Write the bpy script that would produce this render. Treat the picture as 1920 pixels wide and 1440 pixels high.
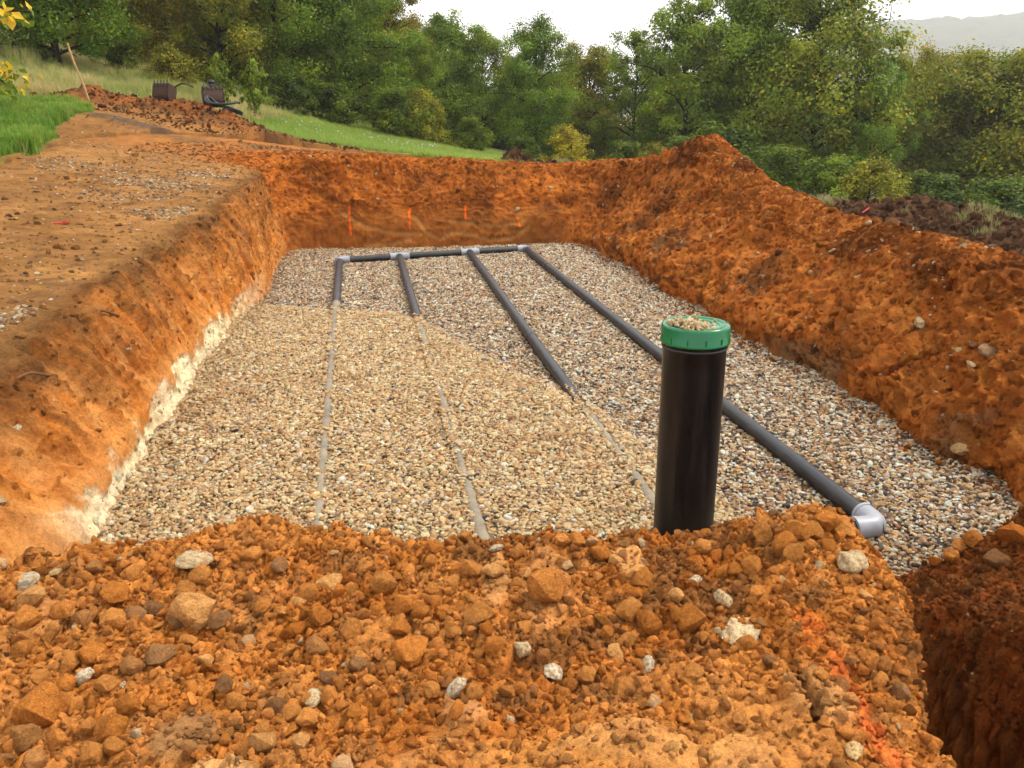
import bpy, bmesh, math, random
import numpy as np
from mathutils import Vector, Matrix, Euler

for o in list(bpy.data.objects):
    bpy.data.objects.remove(o)
R = math.radians
rnd = random.Random(7)
rng = np.random.default_rng(11)
SC = bpy.context.scene
COL = SC.collection

# ------------------------------------------------------------------ camera
FPX, CAMH, PITCH = 1553.0, 2.33, math.atan(515 / 1553.0)
cam_d = bpy.data.cameras.new('camera')
cam_d.sensor_width = 36.0
cam_d.lens = FPX / 1920 * 36.0
cam_d.clip_start = 0.05
cam_d.clip_end = 4000
cam = bpy.data.objects.new('camera', cam_d)
COL.objects.link(cam)
cam.location = (0, 0, CAMH)
cam.rotation_euler = (R(90) - PITCH, 0, 0)
SC.camera = cam

# ------------------------------------------------------------------ sky, sun, exposure
SUN_EL, SUN_AZ = R(52), R(68)          # azimuth from +Y towards +X (camera right)
world = bpy.data.worlds.new('World')
SC.world = world
world.use_nodes = True
wt = world.node_tree
wt.nodes.clear()
wo = wt.nodes.new('ShaderNodeOutputWorld')
bg = wt.nodes.new('ShaderNodeBackground')
bg.inputs['Strength'].default_value = 0.064
sky = wt.nodes.new('ShaderNodeTexSky')
sky.sky_type = 'NISHITA'
sky.sun_disc = False
sky.sun_elevation = SUN_EL
sky.sun_rotation = SUN_AZ
sky.dust_density = 5.0
mixw = wt.nodes.new('ShaderNodeMix')
mixw.data_type = 'RGBA'
mixw.inputs[0].default_value = 0.9     # an even layer of cloud over the clear sky
mixw.inputs[7].default_value = (12.0, 12.1, 12.3, 1)
wt.links.new(sky.outputs[0], mixw.inputs[6])
wt.links.new(mixw.outputs[2], bg.inputs['Color'])
wt.links.new(bg.outputs[0], wo.inputs['Surface'])

sun_d = bpy.data.lights.new('sun', 'SUN')
sun_d.energy = 1.5
sun_d.angle = R(11)
sun_d.color = (1.0, 0.95, 0.87)
sun = bpy.data.objects.new('sun', sun_d)
COL.objects.link(sun)
sdir = Vector((math.sin(SUN_AZ) * math.cos(SUN_EL), math.cos(SUN_AZ) * math.cos(SUN_EL), math.sin(SUN_EL)))
sun.rotation_euler = sdir.to_track_quat('Z', 'Y').to_euler()
sun.location = sdir * 60

SC.view_settings.view_transform = 'Standard'
SC.view_settings.look = 'None'
SC.view_settings.exposure = 1.45
SC.view_settings.gamma = 1.0
SC.view_settings.use_curve_mapping = False
SC.cycles.use_denoising = True
SC.cycles.max_bounces = 6
SC.cycles.diffuse_bounces = 3
SC.cycles.glossy_bounces = 2
SC.cycles.transmission_bounces = 3
SC.cycles.volume_bounces = 2
SC.cycles.transparent_max_bounces = 4
SC.cycles.caustics_reflective = False
SC.cycles.caustics_refractive = False

# ------------------------------------------------------------------ picture geometry helpers (where a pixel's ray meets the place)
cP, sP = math.cos(PITCH), math.sin(PITCH)
def ray(x, y):
    a = (x - 960) / FPX; b = (y - 720) / FPX
    return Vector((a, cP - b * sP, -(b * cP + sP)))
def atz(x, y, z):
    d = ray(x, y); t = (z - CAMH) / d.z
    return Vector((d.x * t, d.y * t, z))
def aty(x, y, Y):
    d = ray(x, y); t = Y / d.y
    return Vector((d.x * t, Y, CAMH + d.z * t))

def depth_at(p): return p.y * cP - (p.z - CAMH) * sP

# ------------------------------------------------------------------ noise (numpy)
def _hash(ix, iy, iz, seed):
    h = (ix.astype(np.int64) * 374761393 + iy.astype(np.int64) * 668265263 + iz.astype(np.int64) * 2147483647 + seed * 974711) & 0xFFFFFFFF
    h = ((h ^ (h >> 13)) * 1274126177) & 0xFFFFFFFF
    h = ((h ^ (h >> 16)) * 2246822519) & 0xFFFFFFFF
    return ((h ^ (h >> 15)) & 0xFFFFFF) / float(0xFFFFFF) * 2 - 1
def vnoise(p, seed=0):
    i = np.floor(p).astype(np.int64); f = p - i
    f = f * f * f * (f * (f * 6 - 15) + 10)
    r = 0
    for dx in (0, 1):
        wx = f[:, 0] if dx else 1 - f[:, 0]
        for dy in (0, 1):
            wy = f[:, 1] if dy else 1 - f[:, 1]
            for dz in (0, 1):
                wz = f[:, 2] if dz else 1 - f[:, 2]
                r = r + wx * wy * wz * _hash(i[:, 0] + dx, i[:, 1] + dy, i[:, 2] + dz, seed)
    return r
def fbm(p, octv=4, gain=0.5, seed=0, billow=False):
    a, s, r = 1.0, 0.0, 0
    q = np.array(p, float)
    for k in range(octv):
        n = vnoise(q, seed + k * 17)
        if billow:
            n = np.abs(n) * 2 - 0.6
        r = r + a * n
        s += a
        a *= gain
        q = q * 2.03 + 11.7
    return r / s
def chips(p, seed=0, tilt=1.0):
    """packed angular lumps: (height, random value of each lump)"""
    i = np.floor(p).astype(np.int64)
    f1 = np.full(len(p), 9.0); f2 = np.full(len(p), 9.0); hh = np.zeros(len(p)); rv = np.zeros(len(p))
    for dx in (-1, 0, 1):
        for dy in (-1, 0, 1):
            for dz in (-1, 0, 1):
                cx, cy, cz = i[:, 0] + dx, i[:, 1] + dy, i[:, 2] + dz
                d0 = p[:, 0] - (cx + .5 + .45 * _hash(cx, cy, cz, seed + 1))
                d1 = p[:, 1] - (cy + .5 + .45 * _hash(cx, cy, cz, seed + 2))
                d2 = p[:, 2] - (cz + .5 + .45 * _hash(cx, cy, cz, seed + 3))
                d = np.sqrt(d0 * d0 + d1 * d1 + d2 * d2)
                r0 = _hash(cx, cy, cz, seed + 4)
                h = .45 * r0 + tilt * (d0 * _hash(cx, cy, cz, seed + 5) + d1 * _hash(cx, cy, cz, seed + 6) + d2 * _hash(cx, cy, cz, seed + 7))
                nearer = d < f1
                f2 = np.where(nearer, f1, np.minimum(f2, d))
                hh = np.where(nearer, h, hh); rv = np.where(nearer, r0, rv)
                f1 = np.where(nearer, d, f1)
    crack = sstep(0, .28, f2 - f1)
    return hh * crack - .9 * (1 - crack) + .25 * crack, rv
def sstep(a, b, x):
    t = np.clip((x - a) / (b - a), 0, 1)
    return t * t * (3 - 2 * t)
def xyz(x, y, z=None):
    return np.stack([x, y, np.zeros_like(x) if z is None else z], -1)
def inside(px, py, poly):
    r = np.zeros(px.shape, bool)
    n = len(poly)
    for i in range(n):
        x0, y0 = poly[i]; x1, y1 = poly[(i + 1) % n]
        if y0 == y1:
            continue
        c = ((y0 > py) != (y1 > py)) & (px < (x1 - x0) * (py - y0) / (y1 - y0) + x0)
        r ^= c
    return r
def seg_dist(px, py, pts):
    d = np.full(px.shape, 1e9)
    for (x0, y0), (x1, y1) in zip(pts[:-1], pts[1:]):
        ux, uy = x1 - x0, y1 - y0
        t = np.clip(((px - x0) * ux + (py - y0) * uy) / (ux * ux + uy * uy), 0, 1)
        d = np.minimum(d, np.hypot(px - x0 - t * ux, py - y0 - t * uy))
    return d
def lerp(a, b, t):
    a = np.asarray(a, float); b = np.asarray(b, float)
    t = np.asarray(t)[..., None]
    return a * (1 - t) + b * t

# ------------------------------------------------------------------ mesh helpers
def link(name, me, mat=None, parent=None):
    o = bpy.data.objects.new(name, me)
    COL.objects.link(o)
    if mat is not None and me is not None and len(me.materials) == 0:
        me.materials.append(mat)
    if parent is not None:
        o.parent = parent
    return o
def np_mesh(name, verts, faces, cols=None, smooth=True):
    """verts (n,3), faces (m,k) all of one size"""
    me = bpy.data.meshes.new(name)
    verts = np.ascontiguousarray(verts, np.float32); faces = np.ascontiguousarray(faces, np.int32)
    k = faces.shape[1]
    me.vertices.add(len(verts)); me.vertices.foreach_set('co', verts.ravel())
    me.loops.add(faces.size); me.loops.foreach_set('vertex_index', faces.ravel())
    me.polygons.add(len(faces)); me.polygons.foreach_set('loop_start', np.arange(0, faces.size, k, dtype=np.int32))
    me.update(calc_edges=True)
    me.polygons.foreach_set('use_smooth', np.full(len(faces), smooth))
    if cols is not None:
        a = me.color_attributes.new('col', 'FLOAT_COLOR', 'POINT')
        c = np.ones((len(verts), 4), np.float32); c[:, :3] = cols
        a.data.foreach_set('color', c.ravel())
    me.validate()
    return me
def grid_faces(n, m):
    i = np.arange(n - 1)[:, None] * m + np.arange(m - 1)[None, :]
    return np.stack([i, i + m, i + m + 1, i + 1], -1).reshape(-1, 4)
def grid_normals(P):
    du = np.gradient(P, axis=0); dv = np.gradient(P, axis=1)
    n = np.cross(du, dv)
    return n / np.maximum(np.linalg.norm(n, axis=-1, keepdims=True), 1e-9)
def tag(o, label=None, cat=None, group=None, kind=None):
    if label: o['label'] = label
    if cat: o['category'] = cat
    if group: o['group'] = group
    if kind: o['kind'] = kind
    return o
def empty(name, loc=(0, 0, 0), rz=0):
    o = bpy.data.objects.new(name, None)
    COL.objects.link(o)
    o.location = loc; o.rotation_euler = (0, 0, rz)
    return o
class MB:
    """collects simple shapes into one mesh"""
    def __init__(s): s.v = []; s.f = []
    def add(s, v, f):
        b = len(s.v); s.v += [tuple(p) for p in v]; s.f += [tuple(i + b for i in q) for q in f]
    def tube(s, pts, rads, n=12, caps=True):
        pts = [Vector(p) for p in pts]
        if not hasattr(rads, '__len__'): rads = [rads] * len(pts)
        v = []; f = []
        t0 = (pts[1] - pts[0]).normalized()
        u = t0.orthogonal().normalized()
        for i, p in enumerate(pts):
            t = (pts[min(i + 1, len(pts) - 1)] - pts[max(i - 1, 0)]).normalized()
            u = (u - t * u.dot(t)).normalized(); w = t.cross(u)
            for k in range(n):
                a = 2 * math.pi * k / n
                v.append(p + (u * math.cos(a) + w * math.sin(a)) * rads[i])
        for i in range(len(pts) - 1):
            for k in range(n):
                f.append((i * n + k, i * n + (k + 1) % n, (i + 1) * n + (k + 1) % n, (i + 1) * n + k))
        if caps:
            f.append(tuple(reversed(range(n)))); f.append(tuple(range((len(pts) - 1) * n, len(pts) * n)))
        s.add(v, f)
    def lathe(s, prof, n=48, c=(0, 0, 0)):
        v = []; f = []
        for r, z in prof:
            for k in range(n):
                a = 2 * math.pi * k / n
                v.append((c[0] + r * math.cos(a), c[1] + r * math.sin(a), c[2] + z))
        for i in range(len(prof) - 1):
            for k in range(n):
                f.append((i * n + k, i * n + (k + 1) % n, (i + 1) * n + (k + 1) % n, (i + 1) * n + k))
        s.add(v, f)
    def box(s, c, h, m=None):
        v = []
        for x in (-1, 1):
            for y in (-1, 1):
                for z in (-1, 1):
                    p = Vector((x * h[0], y * h[1], z * h[2]))
                    if m is not None: p = m @ p
                    v.append(p + Vector(c))
        s.add(v, [(0, 1, 3, 2), (4, 6, 7, 5), (0, 4, 5, 1), (2, 3, 7, 6), (0, 2, 6, 4), (1, 5, 7, 3)])
    def build(s, name, mat, parent=None, smooth=True, angle=40):
        me = bpy.data.meshes.new(name)
        me.from_pydata(s.v, [], s.f)
        me.update()
        if smooth:
            me.polygons.foreach_set('use_smooth', [True] * len(me.polygons))
            me.set_sharp_from_angle(angle=R(angle))
        return link(name, me, mat, parent)

# ------------------------------------------------------------------ materials
def new_mat(name):
    m = bpy.data.materials.new(name); m.use_nodes = True
    nt = m.node_tree
    return m, nt, nt.nodes['Principled BSDF']
def N(nt, t, **kw):
    n = nt.nodes.new(t)
    for k, v in kw.items():
        setattr(n, k, v)
    return n
def noise_node(nt, scale, detail=6, rough=0.6, coord='Object', dist=0.0):
    tc = N(nt, 'ShaderNodeTexCoord')
    n = N(nt, 'ShaderNodeTexNoise')
    n.inputs['Scale'].default_value = scale
    n.inputs['Detail'].default_value = detail
    n.inputs['Roughness'].default_value = rough
    n.inputs['Distortion'].default_value = dist
    nt.links.new(tc.outputs[coord], n.inputs['Vector'])
    return n
def maprange(nt, sock, a, b, c, d):
    m = N(nt, 'ShaderNodeMapRange')
    m.inputs[1].default_value = a; m.inputs[2].default_value = b
    m.inputs[3].default_value = c; m.inputs[4].default_value = d
    nt.links.new(sock, m.inputs[0])
    return m.outputs[0]
def mixc(nt, fac, a, b, blend='MIX'):
    m = N(nt, 'ShaderNodeMix', data_type='RGBA', blend_type=blend)
    for s, v in ((m.inputs[0], fac), (m.inputs[6], a), (m.inputs[7], b)):
        if isinstance(v, bpy.types.NodeSocket): nt.links.new(v, s)
        elif isinstance(v, (int, float)): s.default_value = v
        else: s.default_value = (*v, 1)
    return m.outputs[2]
def scale_col(nt, col, val):
    v = N(nt, 'ShaderNodeVectorMath', operation='SCALE')
    nt.links.new(col, v.inputs[0]); nt.links.new(val, v.inputs['Scale'])
    return v.outputs[0]
def bump(nt, bsdf, sock, strength, dist, prev=None):
    b = N(nt, 'ShaderNodeBump')
    b.inputs['Strength'].default_value = strength
    b.inputs['Distance'].default_value = dist
    nt.links.new(sock, b.inputs['Height'])
    if prev is not None: nt.links.new(prev, b.inputs['Normal'])
    nt.links.new(b.outputs[0], bsdf.inputs['Normal'])
    return b.outputs[0]

def soil_mat(name, var=0.45, b1=0.02, b2=0.006, fleck=0.5, rough=0.92):
    """loose earth: vertex colour (strata, stains and some painted shade) x grain"""
    m, nt, p = new_mat(name)
    at = N(nt, 'ShaderNodeAttribute', attribute_name='col')
    n1 = noise_node(nt, 7, 8, 0.65)
    n2 = noise_node(nt, 55, 6, 0.7)
    n3 = noise_node(nt, 240, 3, 0.6)
    v1 = maprange(nt, n1.outputs[0], 0.3, 0.7, 1 - var, 1 + var)
    v2 = maprange(nt, n2.outputs[0], 0.3, 0.7, 1 - var, 1 + var)
    c = scale_col(nt, at.outputs['Color'], v1)
    c = scale_col(nt, c, v2)
    # hue drift between ochre and rust
    n4 = noise_node(nt, 2.6, 5, 0.6)
    f4 = maprange(nt, n4.outputs[0], 0.42, 0.62, 0, 0.5)
    c = mixc(nt, f4, c, mixc(nt, 1.0, c, (1.12, 1.16, .95), 'MULTIPLY'))
    # pale grit
    f3 = maprange(nt, n3.outputs[0], 0.66, 0.74, 0, fleck)
    c = mixc(nt, f3, c, (0.55, 0.34, 0.15))
    nt.links.new(c, p.inputs['Base Color'])
    p.inputs['Roughness'].default_value = rough
    p.inputs['Specular IOR Level'].default_value = 0.05
    a = bump(nt, p, n1.outputs[0], 0.8, b1 * 1.6)
    a = bump(nt, p, n2.outputs[0], 1.0, b1, a)
    bump(nt, p, n3.outputs[0], 0.9, b2, a)
    return m
M_SOIL = soil_mat('red_soil', 0.32)
M_WALL = soil_mat('cut_clay', 0.28, 0.02, 0.005, 0.35)
M_YARD = soil_mat('trodden_earth', 0.3, 0.02, 0.006, 0.6)
M_TOPSOIL = soil_mat('dark_topsoil', 0.4, 0.04, 0.008, 0.1)

def inst_mat(name, var=0.25, nscale=40, bstr=0.01, rough=0.9, spec=0.25, itype='INSTANCER', fine=160):
    m, nt, p = new_mat(name)
    if itype == 'OBJECT':
        at = N(nt, 'ShaderNodeObjectInfo'); col = at.outputs['Color']
    else:
        at = N(nt, 'ShaderNodeAttribute', attribute_name='tint', attribute_type='INSTANCER'); col = at.outputs['Color']
    n1 = noise_node(nt, nscale, 6, 0.65)
    n2 = noise_node(nt, fine, 4, 0.6)
    c = scale_col(nt, col, maprange(nt, n1.outputs[0], 0.3, 0.7, 1 - var, 1 + var))
    c = scale_col(nt, c, maprange(nt, n2.outputs[0], 0.3, 0.7, 1 - var * .7, 1 + var * .7))
    nt.links.new(c, p.inputs['Base Color'])
    p.inputs['Roughness'].default_value = rough
    p.inputs['Specular IOR Level'].default_value = spec
    a = bump(nt, p, n1.outputs[0], 1.0, bstr)
    bump(nt, p, n2.outputs[0], 0.8, bstr * .4, a)
    return m
M_CRUMB = inst_mat('soil_crumb', 0.3, 3, 0.25, fine=14, spec=.05)
M_CLOD = inst_mat('soil_clod', 0.26, 3.0, 0.10, itype='OBJECT', fine=18, spec=.05)
M_PEBBLE = inst_mat('river_pebble', 0.16, 2.0, 0.05, 0.62, 0.45, fine=9)

def limestone_mat():
    m, nt, p = new_mat('limestone')
    n1 = noise_node(nt, 3.0, 7, 0.7); n2 = noise_node(nt, 14, 5, 0.65)
    oi = N(nt, 'ShaderNodeObjectInfo')
    c = mixc(nt, maprange(nt, n1.outputs[0], 0.42, 0.60, 0, 0.85), oi.outputs['Color'], (0.42, 0.20, 0.07))
    c = scale_col(nt, c, maprange(nt, n2.outputs[0], 0.3, 0.7, 0.75, 1.2))
    nt.links.new(c, p.inputs['Base Color'])
    p.inputs['Roughness'].default_value = 0.85
    a = bump(nt, p, n1.outputs[0], 1.0, 0.2)
    bump(nt, p, n2.outputs[0], 1.0, 0.06, a)
    return m
M_LIME = limestone_mat()

def plain_mat(name, col, rough=0.5, spec=0.5, metal=0.0, var=0.15, nscale=8, b=0.0):
    m, nt, p = new_mat(name)
    n1 = noise_node(nt, nscale, 6, 0.65)
    c = N(nt, 'ShaderNodeRGB'); c.outputs[0].default_value = (*col, 1)
    cc = scale_col(nt, c.outputs[0], maprange(nt, n1.outputs[0], 0.3, 0.7, 1 - var, 1 + var))
    nt.links.new(cc, p.inputs['Base Color'])
    nt.links.new(maprange(nt, n1.outputs[0], 0.3, 0.7, rough * 0.8, min(1, rough * 1.2)), p.inputs['Roughness'])
    p.inputs['Specular IOR Level'].default_value = spec
    p.inputs['Metallic'].default_value = metal
    if b: bump(nt, p, n1.outputs[0], 0.6, b)
    return m
def dusty_pipe(name, base, dust, lo, hi, rough=0.42):
    m, nt, p = new_mat(name)
    n1 = noise_node(nt, 5, 7, 0.7); n2 = noise_node(nt, 90, 4, 0.6)
    f = maprange(nt, n1.outputs[0], lo, hi, 0, 1)
    f2 = maprange(nt, n2.outputs[0], 0.35, 0.75, 0.5, 1.0)
    mm = N(nt, 'ShaderNodeMath', operation='MULTIPLY')
    nt.links.new(f, mm.inputs[0]); nt.links.new(f2, mm.inputs[1])
    nt.links.new(mixc(nt, mm.outputs[0], base, dust), p.inputs['Base Color'])
    nt.links.new(maprange(nt, mm.outputs[0], 0, 1, rough, 0.8), p.inputs['Roughness'])
    p.inputs['Specular IOR Level'].default_value = 0.45
    bump(nt, p, n2.outputs[0], 0.15, 0.002)
    return m
M_PIPE = dusty_pipe('black_plastic_pipe', (0.010, 0.010, 0.012), (0.065, 0.058, 0.052), 0.45, 0.8)
M_PIPE_DUST = dusty_pipe('stone_dusted_pipe', (0.09, 0.076, 0.056), (0.30, 0.235, 0.15), 0.28, 0.62, 0.9)
M_FITTING = plain_mat('grey_fitting', (0.25, 0.255, 0.275), 0.45, 0.5, 0, 0.12, 9)
M_LID = plain_mat('green_lid', (0.001, 0.12, 0.038), 0.22, 0.4, 0, 0.15, 10)
def stand_mat():
    m, nt, p = new_mat('black_standpipe')
    tc = N(nt, 'ShaderNodeTexCoord'); mp = N(nt, 'ShaderNodeMapping')
    mp.inputs['Scale'].default_value = (14, 14, 1.3)
    nt.links.new(tc.outputs['Object'], mp.inputs[0])
    n1 = N(nt, 'ShaderNodeTexNoise'); n1.inputs['Scale'].default_value = 1.0; n1.inputs['Detail'].default_value = 7
    n1.inputs['Roughness'].default_value = 0.7
    nt.links.new(mp.outputs[0], n1.inputs['Vector'])
    n2 = noise_node(nt, 120, 3, 0.6)
    c = mixc(nt, maprange(nt, n1.outputs[0], 0.5, 0.85, 0, 0.8), (0.005, 0.0045, 0.0045), (0.045, 0.03, 0.02))
    c = mixc(nt, maprange(nt, n2.outputs[0], 0.68, 0.76, 0, 0.35), c, (0.2, 0.16, 0.12))
    nt.links.new(c, p.inputs['Base Color'])
    nt.links.new(maprange(nt, n1.outputs[0], 0.35, 0.7, 0.22, 0.5), p.inputs['Roughness'])
    p.inputs['Specular IOR Level'].default_value = 0.22
    return m
M_STAND = stand_mat()
M_WOOD = plain_mat('pale_wood', (0.42, 0.25, 0.11), 0.7, 0.3, 0, 0.25, 14, 0.004)
M_ROOT = plain_mat('dry_root', (0.13, 0.06, 0.025), 0.9, 0.2, 0, 0.3, 30, 0.004)
M_RUST = plain_mat('rusty_steel', (0.05, 0.022, 0.010), 0.75, 0.4, 0.2, 0.45, 9, 0.01)
M_STEEL = plain_mat('worn_dark_steel', (0.025, 0.02, 0.017), 0.6, 0.4, 0.2, 0.4, 12, 0.006)
M_RUBBER = plain_mat('black_rubber', (0.012, 0.012, 0.014), 0.5, 0.4, 0, 0.2, 10)
M_RED = plain_mat('red_plastic', (0.42, 0.035, 0.015), 0.5, 0.4, 0, 0.2, 10)
M_BARK = plain_mat('oak_bark', (0.022, 0.017, 0.012), 0.95, 0.05, 0, 0.4, 6, 0.05)

def leaf_mat():
    m, nt, p = new_mat('leaves')
    at = N(nt, 'ShaderNodeAttribute', attribute_name='col')
    oi = N(nt, 'ShaderNodeObjectInfo')
    c = mixc(nt, 1.0, at.outputs['Color'], oi.outputs['Color'], 'MULTIPLY')
    nt.links.new(c, p.inputs['Base Color'])
    p.inputs['Roughness'].default_value = 0.55
    p.inputs['Specular IOR Level'].default_value = 0.12
    tr = N(nt, 'ShaderNodeBsdfTranslucent')
    c2 = mixc(nt, 1.0, c, (1.3, 1.3, 0.5), 'MULTIPLY')
    nt.links.new(c2, tr.inputs[0])
    mx = N(nt, 'ShaderNodeMixShader'); mx.inputs[0].default_value = 0.32
    nt.links.new(p.outputs[0], mx.inputs[1]); nt.links.new(tr.outputs[0], mx.inputs[2])
    nt.links.new(mx.outputs[0], nt.nodes['Material Output'].inputs['Surface'])
    return m
M_LEAF = leaf_mat()
def blade_mat():
    m, nt, p = new_mat('grass_blade')
    at = N(nt, 'ShaderNodeAttribute', attribute_name='tint', attribute_type='INSTANCER')
    nt.links.new(at.outputs['Color'], p.inputs['Base Color'])
    p.inputs['Roughness'].default_value = 0.55
    p.inputs['Specular IOR Level'].default_value = 0.3
    tr = N(nt, 'ShaderNodeBsdfTranslucent')
    nt.links.new(at.outputs['Color'], tr.inputs[0])
    mx = N(nt, 'ShaderNodeMixShader'); mx.inputs[0].default_value = 0.35
    nt.links.new(p.outputs[0], mx.inputs[1]); nt.links.new(tr.outputs[0], mx.inputs[2])
    nt.links.new(mx.outputs[0], nt.nodes['Material Output'].inputs['Surface'])
    return m
M_BLADE = blade_mat()

# ------------------------------------------------------------------ natural ground surface
ANCH = np.array([
    (-3.0, 4.7, .93), (-3.06, 6.2, 1.04), (-3.5, 8.7, 1.17), (-3.5, 10.3, 1.25), (-4.2, 14.5, 1.42),
    (-6.9, 11.6, 1.75), (-8.2, 17, 2.32), (-5, 6.7, 1.24), (-3.0, 3, .84), (-6, 4, 1.3), (-10, 8, 2.0), (-11, 15, 2.55),
    (-3, 16.2, 1.48), (-.6, 16.5, 1.33), (1.8, 16.8, 1.05), (-6, 17.5, 1.95),
    (-4.8, 30, 1.35), (-9.8, 30, 2.75), (-16, 30, 4.3), (-.4, 30, .62), (-.2, 22, 1.05), (-5, 22, 1.5), (-12.5, 23, 3.1),
    (5, 16, .5), (6, 10, .25), (8, 20, -.3), (10, 30, -.9), (5, 5, .5), (10, 5, 0),
    (-20, 45, 5), (-8, 45, 2), (0, 45, -.1), (10, 45, -1.2), (16.5, 45, -2), (25, 45, -2.8),
    (0, 100, -5), (60, 100, -9), (-60, 100, 10), (-40, 20, 9), (40, 20, -5), (0, -10, .9), (-10, -10, 1.8), (15, -10, 0),
    (0, 0, .75), (-2, 0, .85), (2, 0, .62), (0, 2, .72)])
def _fit():
    P = ANCH[:, :2]; n = len(P)
    K = np.linalg.norm(P[:, None] - P[None], axis=-1)
    A = np.zeros((n + 3, n + 3)); A[:n, :n] = K - 0.05 * np.eye(n); A[:n, n] = 1; A[:n, n + 1:] = P; A[n, :n] = 1; A[n + 1:, :n] = P.T
    b = np.zeros(n + 3); b[:n] = ANCH[:, 2]
    return np.linalg.solve(A, b)
_W = _fit()
def G(x, y):
    x = np.asarray(x, float); y = np.asarray(y, float); sh = x.shape
    x = x.ravel(); y = y.ravel()
    n = len(ANCH); r = np.full(x.shape, _W[n]) + _W[n + 1] * x + _W[n + 2] * y
    for i in range(n):
        r += _W[i] * np.hypot(x - ANCH[i, 0], y - ANCH[i, 1])
    # far off the land levels into the valley floor
    d = np.hypot(x, y - 20)
    k = sstep(70, 200, d)
    r = r * (1 - k) + (-9.0) * k
    return r.reshape(sh)
def G1(x, y): return float(G(np.array([x]), np.array([y]))[0])

# ------------------------------------------------------------------ pit walls: one profile carried round the pit, split in three
BASE = [(-1.85, 2.6), (-2.02, 3.3), (-2.18, 4.19), (-2.34, 4.95), (-2.5, 5.7), (-2.72, 6.9), (-2.95, 8.3), (-3.15, 10.3), (-3.55, 12.4), (-3.85, 14.0),
        (-3.68, 14.55), (-2.5, 14.6), (-.6, 14.9), (.75, 15.3), (1.2, 15.1), (1.42, 14.1), (1.87, 12.0), (2.25, 9.9), (2.68, 7.35), (2.97, 5.75), (3.2, 4.65), (3.34, 3.9), (3.4, 3.3)]
def resample(pts, step):
    p = np.array(pts, float)
    for _ in range(2):  # round the corners a little
        q = [p[0]]
        for a, b in zip(p[:-1], p[1:]):
            q += [a * .75 + b * .25, a * .25 + b * .75]
        q.append(p[-1]); p = np.array(q)
    L = np.r_[0, np.cumsum(np.linalg.norm(np.diff(p, axis=0), axis=1))]
    n = int(L[-1] / step)
    s = np.linspace(0, L[-1], n)
    return np.stack([np.interp(s, L, p[:, 0]), np.interp(s, L, p[:, 1])], -1), s
PATH, S = resample(BASE, 0.0165)
T = np.gradient(PATH, axis=0); T /= np.linalg.norm(T, axis=1, keepdims=True)
OUT = np.stack([-T[:, 1], T[:, 0]], -1)
k = 45
ker = np.hanning(2 * k + 1); ker /= ker.sum()
OUT = np.stack([np.convolve(np.pad(OUT[:, i], k, mode='edge'), ker, 'valid') for i in (0, 1)], -1)
OUT /= np.linalg.norm(OUT, axis=1, keepdims=True)
# key sections: (index point on path, [(offset, height) x 7]); a height of None means the natural ground
def near_s(x, y): return S[np.argmin(np.hypot(PATH[:, 0] - x, PATH[:, 1] - y))]
def left_sec(D, Hh): return [(0, -.15), (.2 * D, .30 * Hh), (.5 * D, .68 * Hh), (.86 * D, .97 * Hh), (D + .2, Hh + .02), (D + 1.3, None), (D + 3.4, None)]
def back_sec(D, Hh): return [(0, -.15), (.10, .45), (.3, .85), (D, Hh - .04), (D + .35, Hh + .03), (D + 1.3, None), (D + 3.0, None)]
def right_sec(D, Hh, e): return [(0, -.15), (.10, .26), (.45 * D, .48 * Hh), (D - .12, Hh - .08), (D + .2, Hh), (D + 1.1, e), (D + 2.4, None)]
KEYS = [(near_s(-1.85, 2.6), left_sec(1.0, .86)), (near_s(-2.18, 4.2), left_sec(.85, .92)), (near_s(-2.5, 5.7), left_sec(.55, 1.02)), (near_s(-2.95, 8.3), left_sec(.48, 1.15)),
        (near_s(-3.15, 10.3), left_sec(.33, 1.25)), (near_s(-3.85, 13.8), left_sec(.3, 1.39)),
        (near_s(-3.4, 14.55), back_sec(.7, 1.53)), (near_s(-.6, 14.9), back_sec(.8, 1.42)), (near_s(.75, 15.3), back_sec(.85, 1.32)),
        (near_s(1.2, 14.9), right_sec(1.3, 1.5, 1.2)), (near_s(1.5, 13.8), right_sec(1.75, 1.93, 1.15)), (near_s(1.87, 12.0), right_sec(1.7, 1.37, .72)), (near_s(2.25, 9.9), right_sec(1.5, 1.17, .66)),
        (near_s(2.68, 7.35), right_sec(1.15, 1.22, .75)), (near_s(2.97, 5.75), right_sec(1.0, 1.18, .8)), (near_s(3.34, 3.9), right_sec(.9, 1.1, .8))]
NT = 190
seg_n = [18, 34, 36, 22, 34, 24]   # samples on the seven-point profile
tk = np.concatenate([[i + j / n for j in range(n)] for i, n in enumerate(seg_n)] + [[6.0]])
kS = np.array([a for a, _ in KEYS])
def key_arr(j, w):
    return np.interp(S, kS, np.array([(KEYS[i][1][j][w] if KEYS[i][1][j][w] is not None else -99) for i in range(len(KEYS))], float))
offs = np.stack([key_arr(j, 0) for j in range(7)], 1)          # (ns,7)
hts = np.zeros_like(offs)
for j in range(7):
    X = PATH[:, 0] + OUT[:, 0] * offs[:, j]; Y = PATH[:, 1] + OUT[:, 1] * offs[:, j]
    g = G(X, Y) - (0.02 if j == 5 else 0.06)
    vals = [(KEYS[i][1][j][1]) for i in range(len(KEYS))]
    isn = np.interp(S, kS, np.array([1.0 if v is None else 0.0 for v in vals]))
    num = np.interp(S, kS, np.array([0.9 if v is None else v for v in vals], float))
    hts[:, j] = isn * g + (1 - isn) * num
i0 = np.minimum(tk.astype(int), 5); fr = tk - i0
D_ = offs[:, i0] * (1 - fr) + offs[:, i0 + 1] * fr
Z_ = hts[:, i0] * (1 - fr) + hts[:, i0 + 1] * fr
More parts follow.
